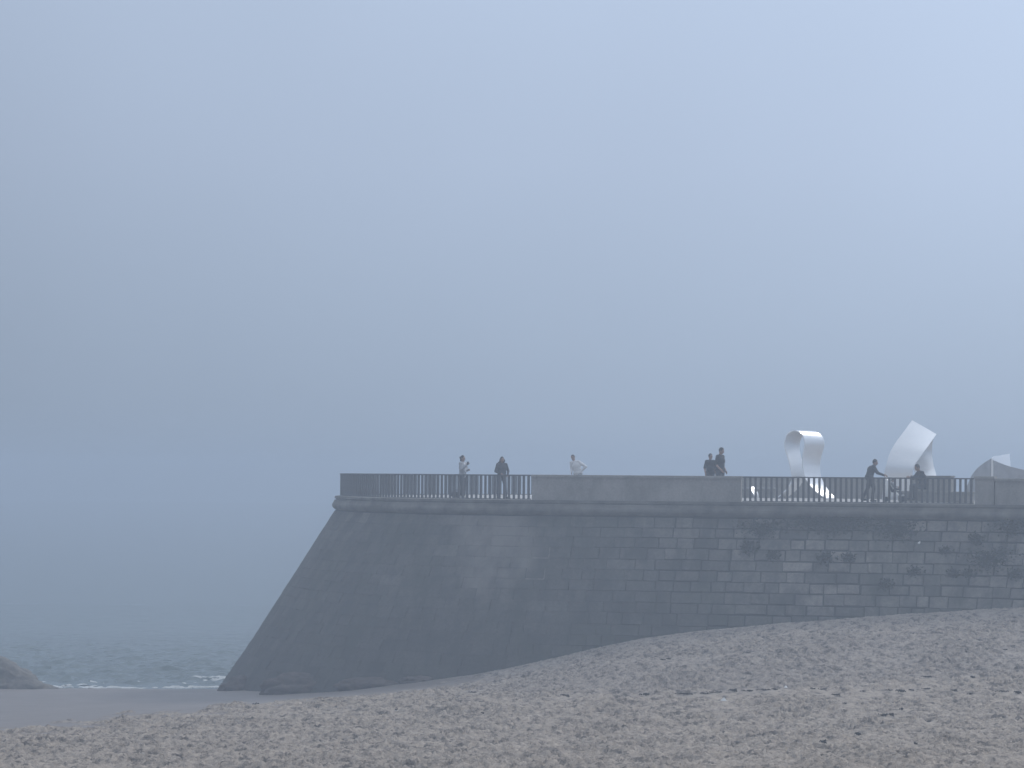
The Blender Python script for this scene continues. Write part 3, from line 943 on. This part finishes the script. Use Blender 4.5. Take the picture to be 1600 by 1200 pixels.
# ------------------------------------------------------------------ people
def person(label, loc, face, H=1.7, pose=None, top='c_dgrey', legs='c_denim', hair='short', sleeves='long', shoes='c_black', skirt=False, coat=0.0, bulk=1.0):
    """face: heading angle, 0 = +x (to the right of the picture), -90 = towards the camera. Pose joints in metres of a 1.7 m body:
    (forward, left, up)"""
    k = H / 1.7
    J = dict(pelvis=(0, 0, 0.92), chest=(0.0, 0, 1.22), neck=(-0.01, 0, 1.42), head=(0.02, 0, 1.575),
             hipL=(0, 0.09, 0.9), hipR=(0, -0.09, 0.9), kneeL=(0.03, 0.10, 0.48), kneeR=(0.03, -0.10, 0.48), ankL=(0, 0.11, 0.08), ankR=(0, -0.11, 0.08),
             shL=(0, 0.175, 1.37), shR=(0, -0.175, 1.37), elL=(-0.03, 0.23, 1.10), elR=(-0.03, -0.23, 1.10), wrL=(0.06, 0.22, 0.86), wrR=(0.06, -0.22, 0.86))
    J.update(pose or {})
    J = {a: Vector(b) * k for a, b in J.items()}
    root = empty('person', loc, face)
    tag(root, label, 'person', 'people on the promenade')
    b = bulk
    hd = J['head']; nk = J['neck']
    hup = (hd - nk).normalized()
    toeL = J['ankL'] + Vector((0.14, 0.02, -0.045)) * k; toeR = J['ankR'] + Vector((0.14, -0.02, -0.045)) * k
    def torso(bm, e=0.0):
        pv, chs = J['pelvis'], J['chest']
        ax = (chs - pv).normalized()
        rot = ax.to_track_quat('Z', 'Y').to_matrix().to_4x4()
        rot = Matrix.Identity(4) if ax.z > 0.999 else Vector((0, 0, 1)).rotation_difference(ax).to_matrix().to_4x4()
        add_ball(bm, pv, ((0.115 * b + e) * k, (0.165 * b + e) * k, (0.13 + e) * k), rot)
        add_ball(bm, (pv + chs) / 2, ((0.105 * b + e) * k, (0.145 * b + e) * k, (0.17) * k), rot)
        add_ball(bm, chs, ((0.115 * b + e) * k, (0.165 * b + e) * k, (0.18) * k), rot)
        add_cone(bm, J['shL'], J['shR'], (0.062 + e) * k, (0.062 + e) * k)
        add_cone(bm, chs + (nk - chs) * 0.4, nk, (0.10 + e) * k, (0.055 + e * 0.5) * k)
    def arm(bm, S, e=0.0, to=1.0):
        a, m, w_ = J['sh' + S], J['el' + S], J['wr' + S]
        add_cone(bm, a, m, (0.056 + e) * k, (0.043 + e) * k)
        if to > 0.5: add_cone(bm, m, m + (w_ - m) * min(1.0, to), (0.043 + e) * k, (0.029 + e) * k)
    def leg(bm, S, e=0.0, low=1.0):
        a, m, c = J['hip' + S], J['knee' + S], J['ank' + S]
        add_cone(bm, a, m, (0.088 * b + e) * k, (0.056 + e) * k)
        add_cone(bm, m, m + (c - m) * low, (0.056 + e) * k, (0.04 + e) * k)
    # body
    bm = bmesh.new()
    torso(bm)
    add_cone(bm, nk - hup * 0.03 * k, hd - hup * 0.05 * k, 0.052 * k, 0.05 * k)
    hrot = Vector((0, 0, 1)).rotation_difference(hup).to_matrix().to_4x4()
    fw = (hrot @ Vector((1, 0, 0)))
    add_ball(bm, hd, (0.092 * k, 0.073 * k, 0.115 * k), hrot)
    add_ball(bm, hd + (fw * 0.045 - hup * 0.055) * k, (0.05 * k, 0.05 * k, 0.055 * k), hrot)           # jaw
    add_cone(bm, hd + (fw * 0.085 + hup * 0.012) * k, hd + (fw * 0.108 - hup * 0.022) * k, 0.009 * k, 0.014 * k)  # nose
    add_ball(bm, hd + (fw * 0.088 - hup * 0.055) * k, (0.012 * k, 0.024 * k, 0.01 * k), hrot)           # lips
    for sgn in (1, -1):
        add_ball(bm, hd + (hrot @ Vector((-0.005, sgn * 0.074, -0.005))) * k, (0.02 * k, 0.012 * k, 0.032 * k), hrot)
    for S, sg in (('L', 1), ('R', -1)):
        arm(bm, S); leg(bm, S)
        w_, m = J['wr' + S], J['el' + S]
        dr = (w_ - m).normalized()
        side = dr.cross(Vector((0, sg, 0.2))).normalized()
        lat = dr.cross(side).normalized()
        palm = w_ + dr * 0.05 * k
        add_ball(bm, palm, (0.032 * k, 0.016 * k, 0.05 * k), Matrix((( *side, 0), (*lat, 0), (*dr, 0), (0, 0, 0, 1))).transposed())
        for q, ln in enumerate((0.068, 0.076, 0.072, 0.055)):
            a = palm + (dr * 0.035 + side * (-0.026 + 0.0175 * q)) * k
            mid = a + (dr * ln * 0.6 + lat * 0.008) * k
            add_cone(bm, a, mid, 0.0095 * k, 0.009 * k, 8); add_cone(bm, mid, mid + (dr * 0.35 * ln + lat * 0.018) * k, 0.009 * k, 0.0075 * k, 8)
        a = w_ + (dr * 0.02 + side * -0.026) * k
        add_cone(bm, a, a + (dr * 0.04 - side * 0.028) * k, 0.012 * k, 0.010 * k, 8)
        add_cone(bm, a + (dr * 0.04 - side * 0.028) * k, a + (dr * 0.068 - side * 0.03) * k, 0.010 * k, 0.008 * k, 8)
        add_cone(bm, J['ank' + S] - Vector((0.02, 0, 0.03)) * k, toeL if S == 'L' else toeR, 0.036 * k, 0.03 * k)
    link('body', remeshed(bm, 0.0085 * k, 2), M['skin'], root, True)
    # eyes
    bm = bmesh.new()
    for sg in (1, -1): add_ball(bm, hd + (hrot @ Vector((0.083, sg * 0.03, 0.015))) * k, 0.009 * k, seg=8, rings=6)
    link('eyes', bm_mesh(bm), M['hair'], root, True)
    # clothes
    bm = bmesh.new()
    torso(bm, 0.014)
    if coat:
        add_cone(bm, J['pelvis'], J['pelvis'] - Vector((0, 0, coat)) * k, 0.17 * k, 0.18 * k)
    for S in 'LR': arm(bm, S, 0.014, 1.0 if sleeves == 'long' else 0.0)
    link('jacket' if sleeves == 'long' else 'shirt', remeshed(bm, 0.013 * k, 3), M[top], root, True)
    bm = bmesh.new()
    add_ball(bm, J['pelvis'] - Vector((0, 0, 0.02 * k)), (0.122 * b * k, 0.172 * b * k, 0.11 * k))
    for S in 'LR': leg(bm, S, 0.013, 0.93)
    link('trousers', remeshed(bm, 0.013 * k, 3), M[legs], root, True)
    for S, toe in (('L', toeL), ('R', toeR)):
        bm = bmesh.new()
        an = J['ank' + S]
        add_cone(bm, an - Vector((0.03, 0, 0.035)) * k, toe, 0.046 * k, 0.038 * k)
        add_cone(bm, an - Vector((0.01, 0, 0.03)) * k, an + Vector((0, 0, 0.0)) * k, 0.048 * k, 0.046 * k)
        link('shoe', remeshed(bm, 0.011 * k, 2), M[shoes], root, True)
    # hair
    bm = bmesh.new()
    add_ball(bm, hd - fw * 0.016 * k + hup * 0.024 * k, (0.094 * k, 0.083 * k, 0.106 * k), hrot)
    if hair == 'long':
        for q in range(16):
            a = rs.uniform(-2.2, 2.2)
            c = hd + (hrot @ Vector((-0.055 - 0.03 * math.cos(a), 0.10 * math.sin(a * 0.7), -0.02 - 0.20 * rs.random()))) * k
            add_ball(bm, c, (0.055 * k, 0.055 * k, 0.08 * k))
    if hair == 'bun':
        add_ball(bm, hd + (hrot @ Vector((-0.11, 0, 0.02))) * k, 0.05 * k)
        add_ball(bm, hd + (hrot @ Vector((-0.07, 0, -0.07))) * k, (0.05 * k, 0.07 * k, 0.07 * k))
    # keep the face free
    me = remeshed(bm, 0.011 * k, 1)
    hb = bmesh.new(); hb.from_mesh(me)
    kill = [v for v in hb.verts if (v.co - hd).dot(fw) > 0.045 * k and (v.co - hd).dot(hup) < 0.055 * k]
    bmesh.ops.delete(hb, geom=kill, context='VERTS')
    hb.to_mesh(me); hb.free()
    link('hair', me, M['hair'], root, True)
    return root, J

def stand(px, py, d):
    v = at(px, 741, d); v.z = FLOOR; return v
def rail_d(px): 
    return wp(s_of_px(px), 9, 0).y

# the woman with a raised cup, white shoes
pd = rail_d(723) + 0.75
v = stand(722, 0, pd)
root, J = person('person with dark hair in a pale jacket raising a cup behind the curved railing', v, R_(-30), 1.70,
       dict(head=(0.0, 0.0, 1.585), elR=(0.06, -0.25, 1.12), wrR=(0.26, -0.16, 1.30), elL=(0.05, 0.25, 1.10), wrL=(0.22, 0.10, 1.13), kneeL=(0.02, 0.08, .48), kneeR=(0.02, -0.08, .48), ankL=(0, 0.09, 0.08), ankR=(0, -0.09, 0.08)),
       top='c_lgrey', legs='c_dgrey', hair='bun', shoes='c_white', bulk=1.15)
bm = bmesh.new()
torso_c = J['chest']
add_ball(bm, torso_c + Vector((0.06, 0, -0.05)), (0.085, 0.11, 0.24))
link('white_shirt', remeshed(bm, 0.014, 1), M['c_white'], root, True)
cup = bpy.data.objects.new('cup', None)
bm = bmesh.new()
add_cone(bm, (0, 0, -0.06), (0, 0, 0.07), 0.03, 0.042, 14, False)
me = bm_mesh(bm)
cup = link('cup', me, M['c_dgrey'])
rm = Matrix.Translation(v) @ Matrix.Rotation(R_(-30), 4, 'Z')
cup.location = rm @ (J['wrR'] + Vector((0.06, 0.02, 0.08)))
tag(cup, 'dark drinking cup raised in the hand of the person in the pale jacket', 'cup')
# the bag beside her
bg_ = stand(712, 0, pd + 0.1)
bagr = empty('bag', bg_)
tag(bagr, 'dark low bag standing on the promenade beside the person with white shoes', 'bag')
bm = bmesh.new(); add_box(bm, (0.42, 0.2, 0.24), Matrix.Translation((0, 0, 0.125)))
bmesh.ops.bevel(bm, geom=list(bm.edges), offset=0.05, segments=3, affect='EDGES')
link('bag_body', bm_mesh(bm), M['c_dgrey'], bagr, True)
bm = bmesh.new(); add_tube(bm, [(-0.12, 0, 0.235), (-0.08, 0, 0.31), (0.08, 0, 0.31), (0.12, 0, 0.235)], 0.011)
link('handle', bm_mesh(bm), M['c_black'], bagr, True)

# the woman with long hair
pd = rail_d(783) + 0.7
person('person with long dark curly hair and dark jacket standing legs apart at the railing', stand(783, 0, pd), R_(-70), 1.66,
       dict(elL=(0.0, 0.28, 1.10), wrL=(0.17, 0.20, 0.97), elR=(0.0, -0.27, 1.10), wrR=(0.17, -0.12, 1.0),
            kneeL=(0.03, 0.14, 0.48), ankL=(0.0, 0.19, 0.08), kneeR=(0.03, -0.13, 0.48), ankR=(0.0, -0.17, 0.08)),
       top='c_dgrey', legs='c_denim', hair='long', shoes='c_dgrey', bulk=1.22)

STEP = 8.93
def on_step(px, d):
    v = at(px, 741, d); v.z = STEP; return v
# the person with hand on hip, in a pale jacket
pd = rail_d(900) + 0.9
person('person in a pale jacket with a hand on the hip behind the solid parapet', on_step(902, pd), R_(-120), 1.60,
       dict(pelvis=(0, 0, 0.92), chest=(0.03, -0.06, 1.20), neck=(0.05, -0.16, 1.40), head=(0.08, -0.20, 1.56),
            shL=(0.02, 0.04, 1.38), shR=(0.06, -0.29, 1.34), elL=(-0.02, 0.36, 1.18), wrL=(0.02, 0.16, 0.97), elR=(0.03, -0.30, 1.08), wrR=(0.16, -0.22, 0.92)),
       top='c_white', legs='c_lgrey', hair='short', shoes='c_black', bulk=1.2)
# the tall man and his companion
pd = rail_d(1124) + 0.85
person('tall person in a black T-shirt looking right behind the parapet', on_step(1124, pd), R_(-35), 1.90,
       dict(head=(0.05, 0.0, 1.575), elR=(-0.04, -0.23, 1.10), wrR=(0.14, -0.2, 0.92), elL=(-0.03, 0.22, 1.1), wrL=(0.1, 0.2, 0.9)),
       top='c_black', legs='c_dgrey', hair='short', sleeves='short', bulk=1.28)
person('shorter person in a black T-shirt close behind the left side of the tall one', on_step(1108.5, pd + 0.3), R_(-60), 1.665,
       dict(elR=(-0.02, -0.25, 1.12), wrR=(0.05, -0.27, 0.92), elL=(-0.02, 0.22, 1.1), wrL=(0.1, 0.2, 0.9)),
       top='c_black', legs='c_dgrey', hair='short', sleeves='short', bulk=1.15)
# the man bending over a pushchair
pd = rail_d(1362) + 1.2
pm = stand(1359, 0, pd)
person('person in dark clothes leaning forward over the handle of a pushchair', pm, R_(-12), 1.76,
       dict(pelvis=(-0.05, 0, 0.92), chest=(0.03, 0, 1.18), neck=(0.14, 0, 1.35), head=(0.17, 0, 1.47),
            shL=(0.11, 0.19, 1.31), shR=(0.11, -0.19, 1.31), elL=(0.26, 0.22, 1.08), elR=(0.26, -0.23, 1.08), wrL=(0.48, 0.18, 1.0), wrR=(0.48, -0.18, 1.0),
            kneeL=(0.12, 0.1, 0.5), ankL=(0.06, 0.11, 0.08), kneeR=(-0.1, -0.1, 0.48), ankR=(-0.28, -0.11, 0.12)),
       top='c_dgrey', legs='c_dgrey', hair='short', shoes='c_black', bulk=1.28)
# pushchair
pc = empty('pushchair', pm + Vector((0.86, -0.18, 0)), R_(-12))
tag(pc, 'dark pushchair with a small child in it behind the railing', 'pushchair')
bm = bmesh.new()
for sg in (1, -1):
    add_tube(bm, [(-0.32, sg * 0.22, 1.0), (0.0, sg * 0.22, 0.52), (0.34, sg * 0.22, 0.10)], 0.014)
    add_tube(bm, [(0.12, sg * 0.22, 0.40), (-0.28, sg * 0.22, 0.10)], 0.014)
link('frame', bm_mesh(bm), M['steel'], pc, True)
bm = bmesh.new(); add_tube(bm, [(-0.32, 0.22, 1.0), (-0.34, 0, 1.01), (-0.32, -0.22, 1.0)], 0.018)
link('handle', bm_mesh(bm), M['c_black'], pc, True)
bm = bmesh.new()
add_box(bm, (0.30, 0.36, 0.05), Matrix.Translation((0.07, 0, 0.40)))
add_box(bm, (0.05, 0.36, 0.5), Matrix.Translation((-0.12, 0, 0.64)) @ Matrix.Rotation(R_(-14), 4, 'Y'))
add_box(bm, (0.10, 0.34, 0.03), Matrix.Translation((0.36, 0, 0.2)))
bmesh.ops.bevel(bm, geom=list(bm.edges), offset=0.012, segments=2, affect='EDGES')
link('seat', bm_mesh(bm), M['c_navy'], pc)
wb = bmesh.new()
q = bmesh.ops.create_cone(wb, cap_ends=True, segments=20, radius1=0.1, radius2=0.1, depth=0.04)
bmesh.ops.bevel(wb, geom=[e for e in wb.edges if abs(e.verts[0].co.z - e.verts[1].co.z) < 1e-4], offset=0.012, segments=2, affect='EDGES')
wme = bm_mesh(wb); wme.materials.append(M['c_black'])
for x in (0.34, -0.28):
    for sg in (1, -1):
        o = bpy.data.objects.new('wheel', wme); COL.objects.link(o); o.parent = pc
        o.location = (x, sg * 0.25, 0.10); o.rotation_euler = (R_(90), 0, 0)
cv = pm + Vector((0.86, -0.18, 0)) + Matrix.Rotation(R_(-12), 3, 'Z') @ Vector((0.0, 0, 0.02))
person('small child with white shoes sitting in the pushchair', cv, R_(-12), 0.95,
       dict(pelvis=(0.0, 0, 0.84), chest=(-0.06, 0, 1.12), neck=(-0.09, 0, 1.30), head=(-0.06, 0, 1.46),
            hipL=(0.02, 0.09, 0.82), hipR=(0.02, -0.09, 0.82), kneeL=(0.42, 0.13, 0.86), kneeR=(0.42, -0.13, 0.86), ankL=(0.55, 0.14, 0.46), ankR=(0.60, -0.14, 0.48),
            shL=(-0.06, 0.17, 1.26), shR=(-0.06, -0.17, 1.26), elL=(0.08, 0.22, 1.04), elR=(0.08, -0.22, 1.04), wrL=(0.28, 0.16, 1.0), wrR=(0.28, -0.16, 1.0)),
       top='c_lgrey', legs='c_dgrey', hair='short', shoes='c_white')
# the seated man
bd = 86.0
sv = stand(1443, 0, bd); sv.z = 8.84
person('person in black sitting on the stone bench with arms forward, facing left', sv, R_(192), 1.86,
       dict(pelvis=(0.0, 0, 0.50), chest=(0.10, 0, 0.80), neck=(0.20, 0, 1.01), head=(0.27, 0, 1.16), hipL=(0.02, 0.09, 0.49), hipR=(0.02, -0.09, 0.49),
            kneeL=(0.44, 0.12, 0.50), kneeR=(0.44, -0.12, 0.50), ankL=(0.42, 0.13, 0.08), ankR=(0.46, -0.13, 0.08),
            shL=(0.15, 0.19, 0.96), shR=(0.15, -0.19, 0.96), elL=(0.32, 0.24, 0.76), elR=(0.32, -0.24, 0.76), wrL=(0.54, 0.12, 0.80), wrR=(0.54, -0.12, 0.80)),
       top='c_black', legs='c_dgrey', hair='short', shoes='c_black', bulk=1.3)

# ------------------------------------------------------------------ rocks
def rock_obj(name, label, v, size, seed, mat, rot=0.0, taper=0.0):
    bm = bmesh.new()
    bmesh.ops.create_icosphere(bm, subdivisions=5, radius=1.0)
    r = random.Random(seed)
    from mathutils import noise as mn
    o_ = Vector((r.uniform(0, 50), r.uniform(0, 50), r.uniform(0, 50)))
    for vv in bm.verts:
        c = vv.co.copy()
        n = 0.26 * mn.noise(c * 1.1 + o_) + 0.16 * mn.noise(c * 2.7 + o_) - 0.12 * abs(mn.noise(c * 4.0 + o_)) + 0.06 * mn.noise(c * 8.0 + o_) + 0.035 * mn.noise(c * 17 + o_)
        vv.co = c * (1.0 + n)
        if taper:
            q = min(1.3, max(0.0, vv.co.x))
            vv.co.z *= 1 - taper * q; vv.co.x += 0.12 * q
    bmesh.ops.transform(bm, matrix=Matrix.Diagonal((*size, 1)), verts=bm.verts)
    o = link(name, bm_mesh(bm), mat, None, True)
    o.location = v; o.rotation_euler = (0, 0, rot)
    tag(o, label, 'rock', None)
    return o
rv = at(-6, 1060, 97.0)
o = rock_obj('rock', 'large dark wet rock standing in the surf at the left edge', (rv.x - 0.5, rv.y, -0.15), (2.8, 1.7, 1.6), 3, M['wetrock'], 0.1, 0.5)
for (px, py, sx_, sz_, lab, sd_) in ((470, 1074, 1.75, 0.80, 'broad rounded boulder at the foot of the wall, leftmost of the boulders there', 5),
                                (586, 1072, 1.40, 0.42, 'low flat boulder at the wall foot between the broad and the small boulder', 8),
                                (652, 1066, 0.70, 0.28, 'small low boulder at the wall foot, rightmost of the boulders there', 12),
                                (372, 1074, 0.85, 0.55, 'dark rock at the seaward corner of the wall foot beside the surf', 15)):
    h = wall_hit(px, py - 2)
    g = ground(h.x, h.y - 0.25)
    rock_obj('boulder', lab, (h.x, h.y - 0.05, float(g) - 0.05), (sx_, 0.8, sz_), sd_, M['rock'], rs.uniform(-0.15, 0.15))['group'] = 'boulders at the foot of the sea wall'

# ------------------------------------------------------------------ plants growing out of the wall
def tuft_mesh(n, rx, rz, seed, drop=0.0):
    r = random.Random(seed)
    V, Fc = [], []
    for i in range(n):
        a, rad = r.uniform(0, 2 * math.pi), min(1.25, abs(r.gauss(0, 0.55)))
        x, zq = rx * rad * math.cos(a), rz * rad * math.sin(a)
        zq -= drop * r.random() * (1 - abs(x) / (rx * 1.05))
        yq = -r.uniform(0.0, 0.14) * max(0.1, 1.1 - rad) - 0.02
        l, w_ = r.uniform(0.07, 0.14), r.uniform(0.025, 0.05)
        d = Vector((r.uniform(-1, 1), r.uniform(-1.0, -0.1), r.uniform(-1.1, 0.7))).normalized()
        sd_ = d.cross(Vector((r.uniform(-1, 1), r.uniform(-1, 1), 1))).normalized() * w_
        c = Vector((x, yq + zq * -0.0, zq))
        b = len(V)
        V += [c, c + d * l * 0.5 + sd_, c + d * l, c + d * l * 0.5 - sd_]
        Fc.append((b, b + 1, b + 2, b + 3))
    for i in range(10 + n // 60):          # creeping stems that carry the leaves
        a, c = Vector((0, -0.03, 0)), Vector((r.uniform(-1, 1) * rx, -0.04, r.uniform(-1, 1) * rz - drop * 0.3))
        k = 7
        b = len(V)
        for j in range(k):
            q = a.lerp(c, j / (k - 1)) + Vector((r.uniform(-.03, .03), r.uniform(-.02, .0), r.uniform(-.03, .03)))
            V += [q + Vector((0, 0, 0.012)), q - Vector((0, 0, 0.012))]
        for j in range(k - 1): Fc.append((b + 2 * j, b + 2 * j + 1, b + 2 * j + 3, b + 2 * j + 2))
    me = mesh_from(V, Fc); me.materials.append(M['plant'])
    return me
TM = [tuft_mesh(260, 0.30, 0.22, 50 + i) for i in range(3)]
tufts = [(1207, 869, 1.0, 0), (1288, 873, 1.15, 1), (1325, 873, 1.0, 2), (1383, 914, 1.1, 0), (1428, 894, 0.95, 1), (1488, 897, 0.9, 2), (1513, 898, 1.0, 0),
         (1476, 861, 0.8, 1), (1525, 844, 1.1, 2), (1170, 857, 1.3, 0), (1586, 898, 1.0, 1)]
places = ['on the damp left stretch of the wall face', 'in the second joint below the big mat', 'just right of the one below the big mat', 'above a wide pale stone low on the wall',
          'under the white speck on the wall', 'left of a close pair on the wall', 'right of a close pair on the wall', 'small and high beside the white speck', 'high below the right parapet', 'broad and faint left of all other tufts', 'at the right edge of the picture']
def wall_place(o, px, py):
    h = wall_hit(px, py)
    _, s = sd(h.x, h.y)
    _, n = path(s)
    o.location = h + Vector((n[0], n[1], 0)) * 0.0
    o.rotation_euler = (R_(-31), 0, math.atan2(n[1], n[0]) + math.pi / 2)
for (px, py, sc_, mi), pl in zip(tufts, places):
    o = bpy.data.objects.new('wall_plant', TM[mi]); COL.objects.link(o)
    wall_place(o, px, py); o.scale = (sc_, sc_, sc_)
    tag(o, 'dark leafy tuft ' + pl, 'plant', 'tufts growing on the sea wall')
for (px, py, rx, rz, n, lab) in ((1300, 815, 1.9, 0.42, 1500, 'widest dark mat of plants hanging below the ledge under the railing'),
                              (1400, 825, 1.3, 0.55, 1000, 'dark mat of plants hanging below the ledge right of the widest mat'),
                              (1545, 870, 1.0, 0.5, 800, 'dark leafy mat spreading over the wall under the right parapet'),
                              (1190, 822, 1.0, 0.4, 600, 'thin dark mat of plants under the end of the middle parapet'),
                              (1580, 820, 0.9, 0.35, 500, 'thin dark leafy mat under the ledge at the right edge')):
    o = bpy.data.objects.new('wall_plant', tuft_mesh(n, rx, rz, int(px), 0.35)); COL.objects.link(o)
    wall_place(o, px, py)
    tag(o, lab, 'plant', 'mats of plants hanging on the sea wall')
o = None
bm = bmesh.new()
add_ball(bm, (0, -0.05, 0.02), (0.05, 0.035, 0.045), seg=10, rings=7); add_ball(bm, (0.03, -0.06, 0.06), 0.025, seg=8, rings=6)
for v_ in bm.verts: v_.co += Vector((rs.uniform(-1, 1), rs.uniform(-1, 1), rs.uniform(-1, 1))) * 0.006
o = link('white_scrap', bm_mesh(bm), M['white'])
wall_place(o, 1435, 850)
tag(o, 'tiny white scrap caught on the wall face below the railing', 'scrap')

# ------------------------------------------------------------------ seaweed and scraps on the sand
def weed_mesh(seed, n=16):
    r = random.Random(seed)
    V, Fc = [], []
    for i in range(n):
        x0, y0 = r.gauss(0, 0.16), r.gauss(0, 0.10)
        a = r.uniform(-0.5, 0.5) + (math.pi if r.random() < 0.5 else 0)
        L, w_ = r.uniform(0.12, 0.34), r.uniform(0.014, 0.034)
        z0 = r.uniform(0.015, 0.05)
        b = len(V); k = 5
        for j in range(k):
            t = j / (k - 1)
            x, y = x0 + math.cos(a) * L * t, y0 + math.sin(a) * L * t
            zq = z0 + 0.05 * math.sin(math.pi * t) * r.uniform(0.2, 1.0)
            ww = w_ * (1 - 0.6 * t)
            nx_, ny_ = -math.sin(a) * ww, math.cos(a) * ww
            V += [(x + nx_, y + ny_, zq + r.uniform(-.01, .012)), (x - nx_, y - ny_, zq + r.uniform(-.01, .012)), (x, y, zq - 0.03)]
            a += r.uniform(-0.4, 0.4)
        for j in range(k - 1):
            p_ = b + j * 3
            Fc += [(p_, p_ + 1, p_ + 4, p_ + 3), (p_ + 1, p_ + 2, p_ + 5, p_ + 4), (p_ + 2, p_, p_ + 3, p_ + 5)]
    me = mesh_from(V, Fc); me.materials.append(M['weed'])
    return me
WM = [weed_mesh(70 + i) for i in range(6)]
WX = [max(v.co.x for v in m_.vertices) - min(v.co.x for v in m_.vertices) for m_ in WM]
ORD = ['first', 'second', 'third', 'fourth', 'fifth', 'sixth', 'seventh', 'eighth', 'ninth', 'tenth', 'eleventh', 'twelfth', 'thirteenth', 'fourteenth',
       'fifteenth', 'sixteenth', 'seventeenth', 'eighteenth', 'nineteenth', 'twentieth']
def zone(px, py):
    if px < 1000: return 'on the left half of the sand'
    if py < 1070: return 'on the upper sand below the wall'
    if py < 1090: return 'along the tide line'
    return 'on the near sand below the tide line'
zones = {}
for q in sorted(weeds): zones.setdefault(zone(q[0], q[1]), []).append((q[0], q[1]))
for i, (px, py, wpx, lab) in enumerate(weeds):
    v = sand_hit(px, py)
    o = bpy.data.objects.new('seaweed', WM[i % 6]); COL.objects.link(o)
    k = wpx * v.y / F / WX[i % 6]
    o.location = (v.x, v.y, surf(v.x, v.y) + 0.012)
    o.scale = (k, max(k * 0.45, 0.3), 0.9 if lab else 0.55)
    o.rotation_euler = (0, 0, rs.uniform(-0.12, 0.12))
    zn = zone(px, py)
    if abs(proj(o.location)[1] - py) > 6: print('MOVED', px, py, proj(o.location), v)
    tag(o, lab or 'dark scrap of seaweed, %s from the left %s' % (ORD[zones[zn].index((px, py))], zn), 'seaweed', 'seaweed scraps on the sand')
for (px, py, wpx, lab) in whites:
    v = sand_hit(px, py)
    bm = bmesh.new()
    k = wpx * v.y / F
    a = [bm.verts.new(c) for c in ((-k / 2, -0.03, -0.01), (k / 2, -0.03, -0.01), (k / 2, 0.09, -0.01), (-k / 2, 0.09, -0.01), (-0.04 * k, 0.02, k * 0.5), (0.12 * k, 0.04, k * 0.46))]
    for f in ((0, 1, 5, 4), (1, 2, 5), (2, 3, 4, 5), (3, 0, 4), (0, 3, 2, 1)): bm.faces.new([a[q] for q in f])
    o = link('white_scrap', bm_mesh(bm), M['white'])
    o.location = Vector((v.x, v.y, max(v.z, surf(v.x, v.y)) + 0.03))
    tag(o, lab, 'scrap')

# ------------------------------------------------------------------ the fog
bm = bmesh.new()
add_box(bm, (640, 800, 15.2), Matrix.Translation((0, 340, 5.5)))
hz = link('haze', bm_mesh(bm))
m = bpy.data.materials.new('fog'); m.use_nodes = True
t = m.node_tree; t.nodes.clear()
mo = t.nodes.new('ShaderNodeOutputMaterial')
pv = t.nodes.new('ShaderNodeVolumePrincipled')
pv.inputs['Color'].default_value = (0.56, 0.645, 0.76, 1)
pv.inputs['Density'].default_value = 0.0048
pv.inputs['Anisotropy'].default_value = 0.3
t.links.new(pv.outputs[0], mo.inputs['Volume'])
hz.data.materials.clear(); hz.data.materials.append(m)
tag(hz, kind='stuff')
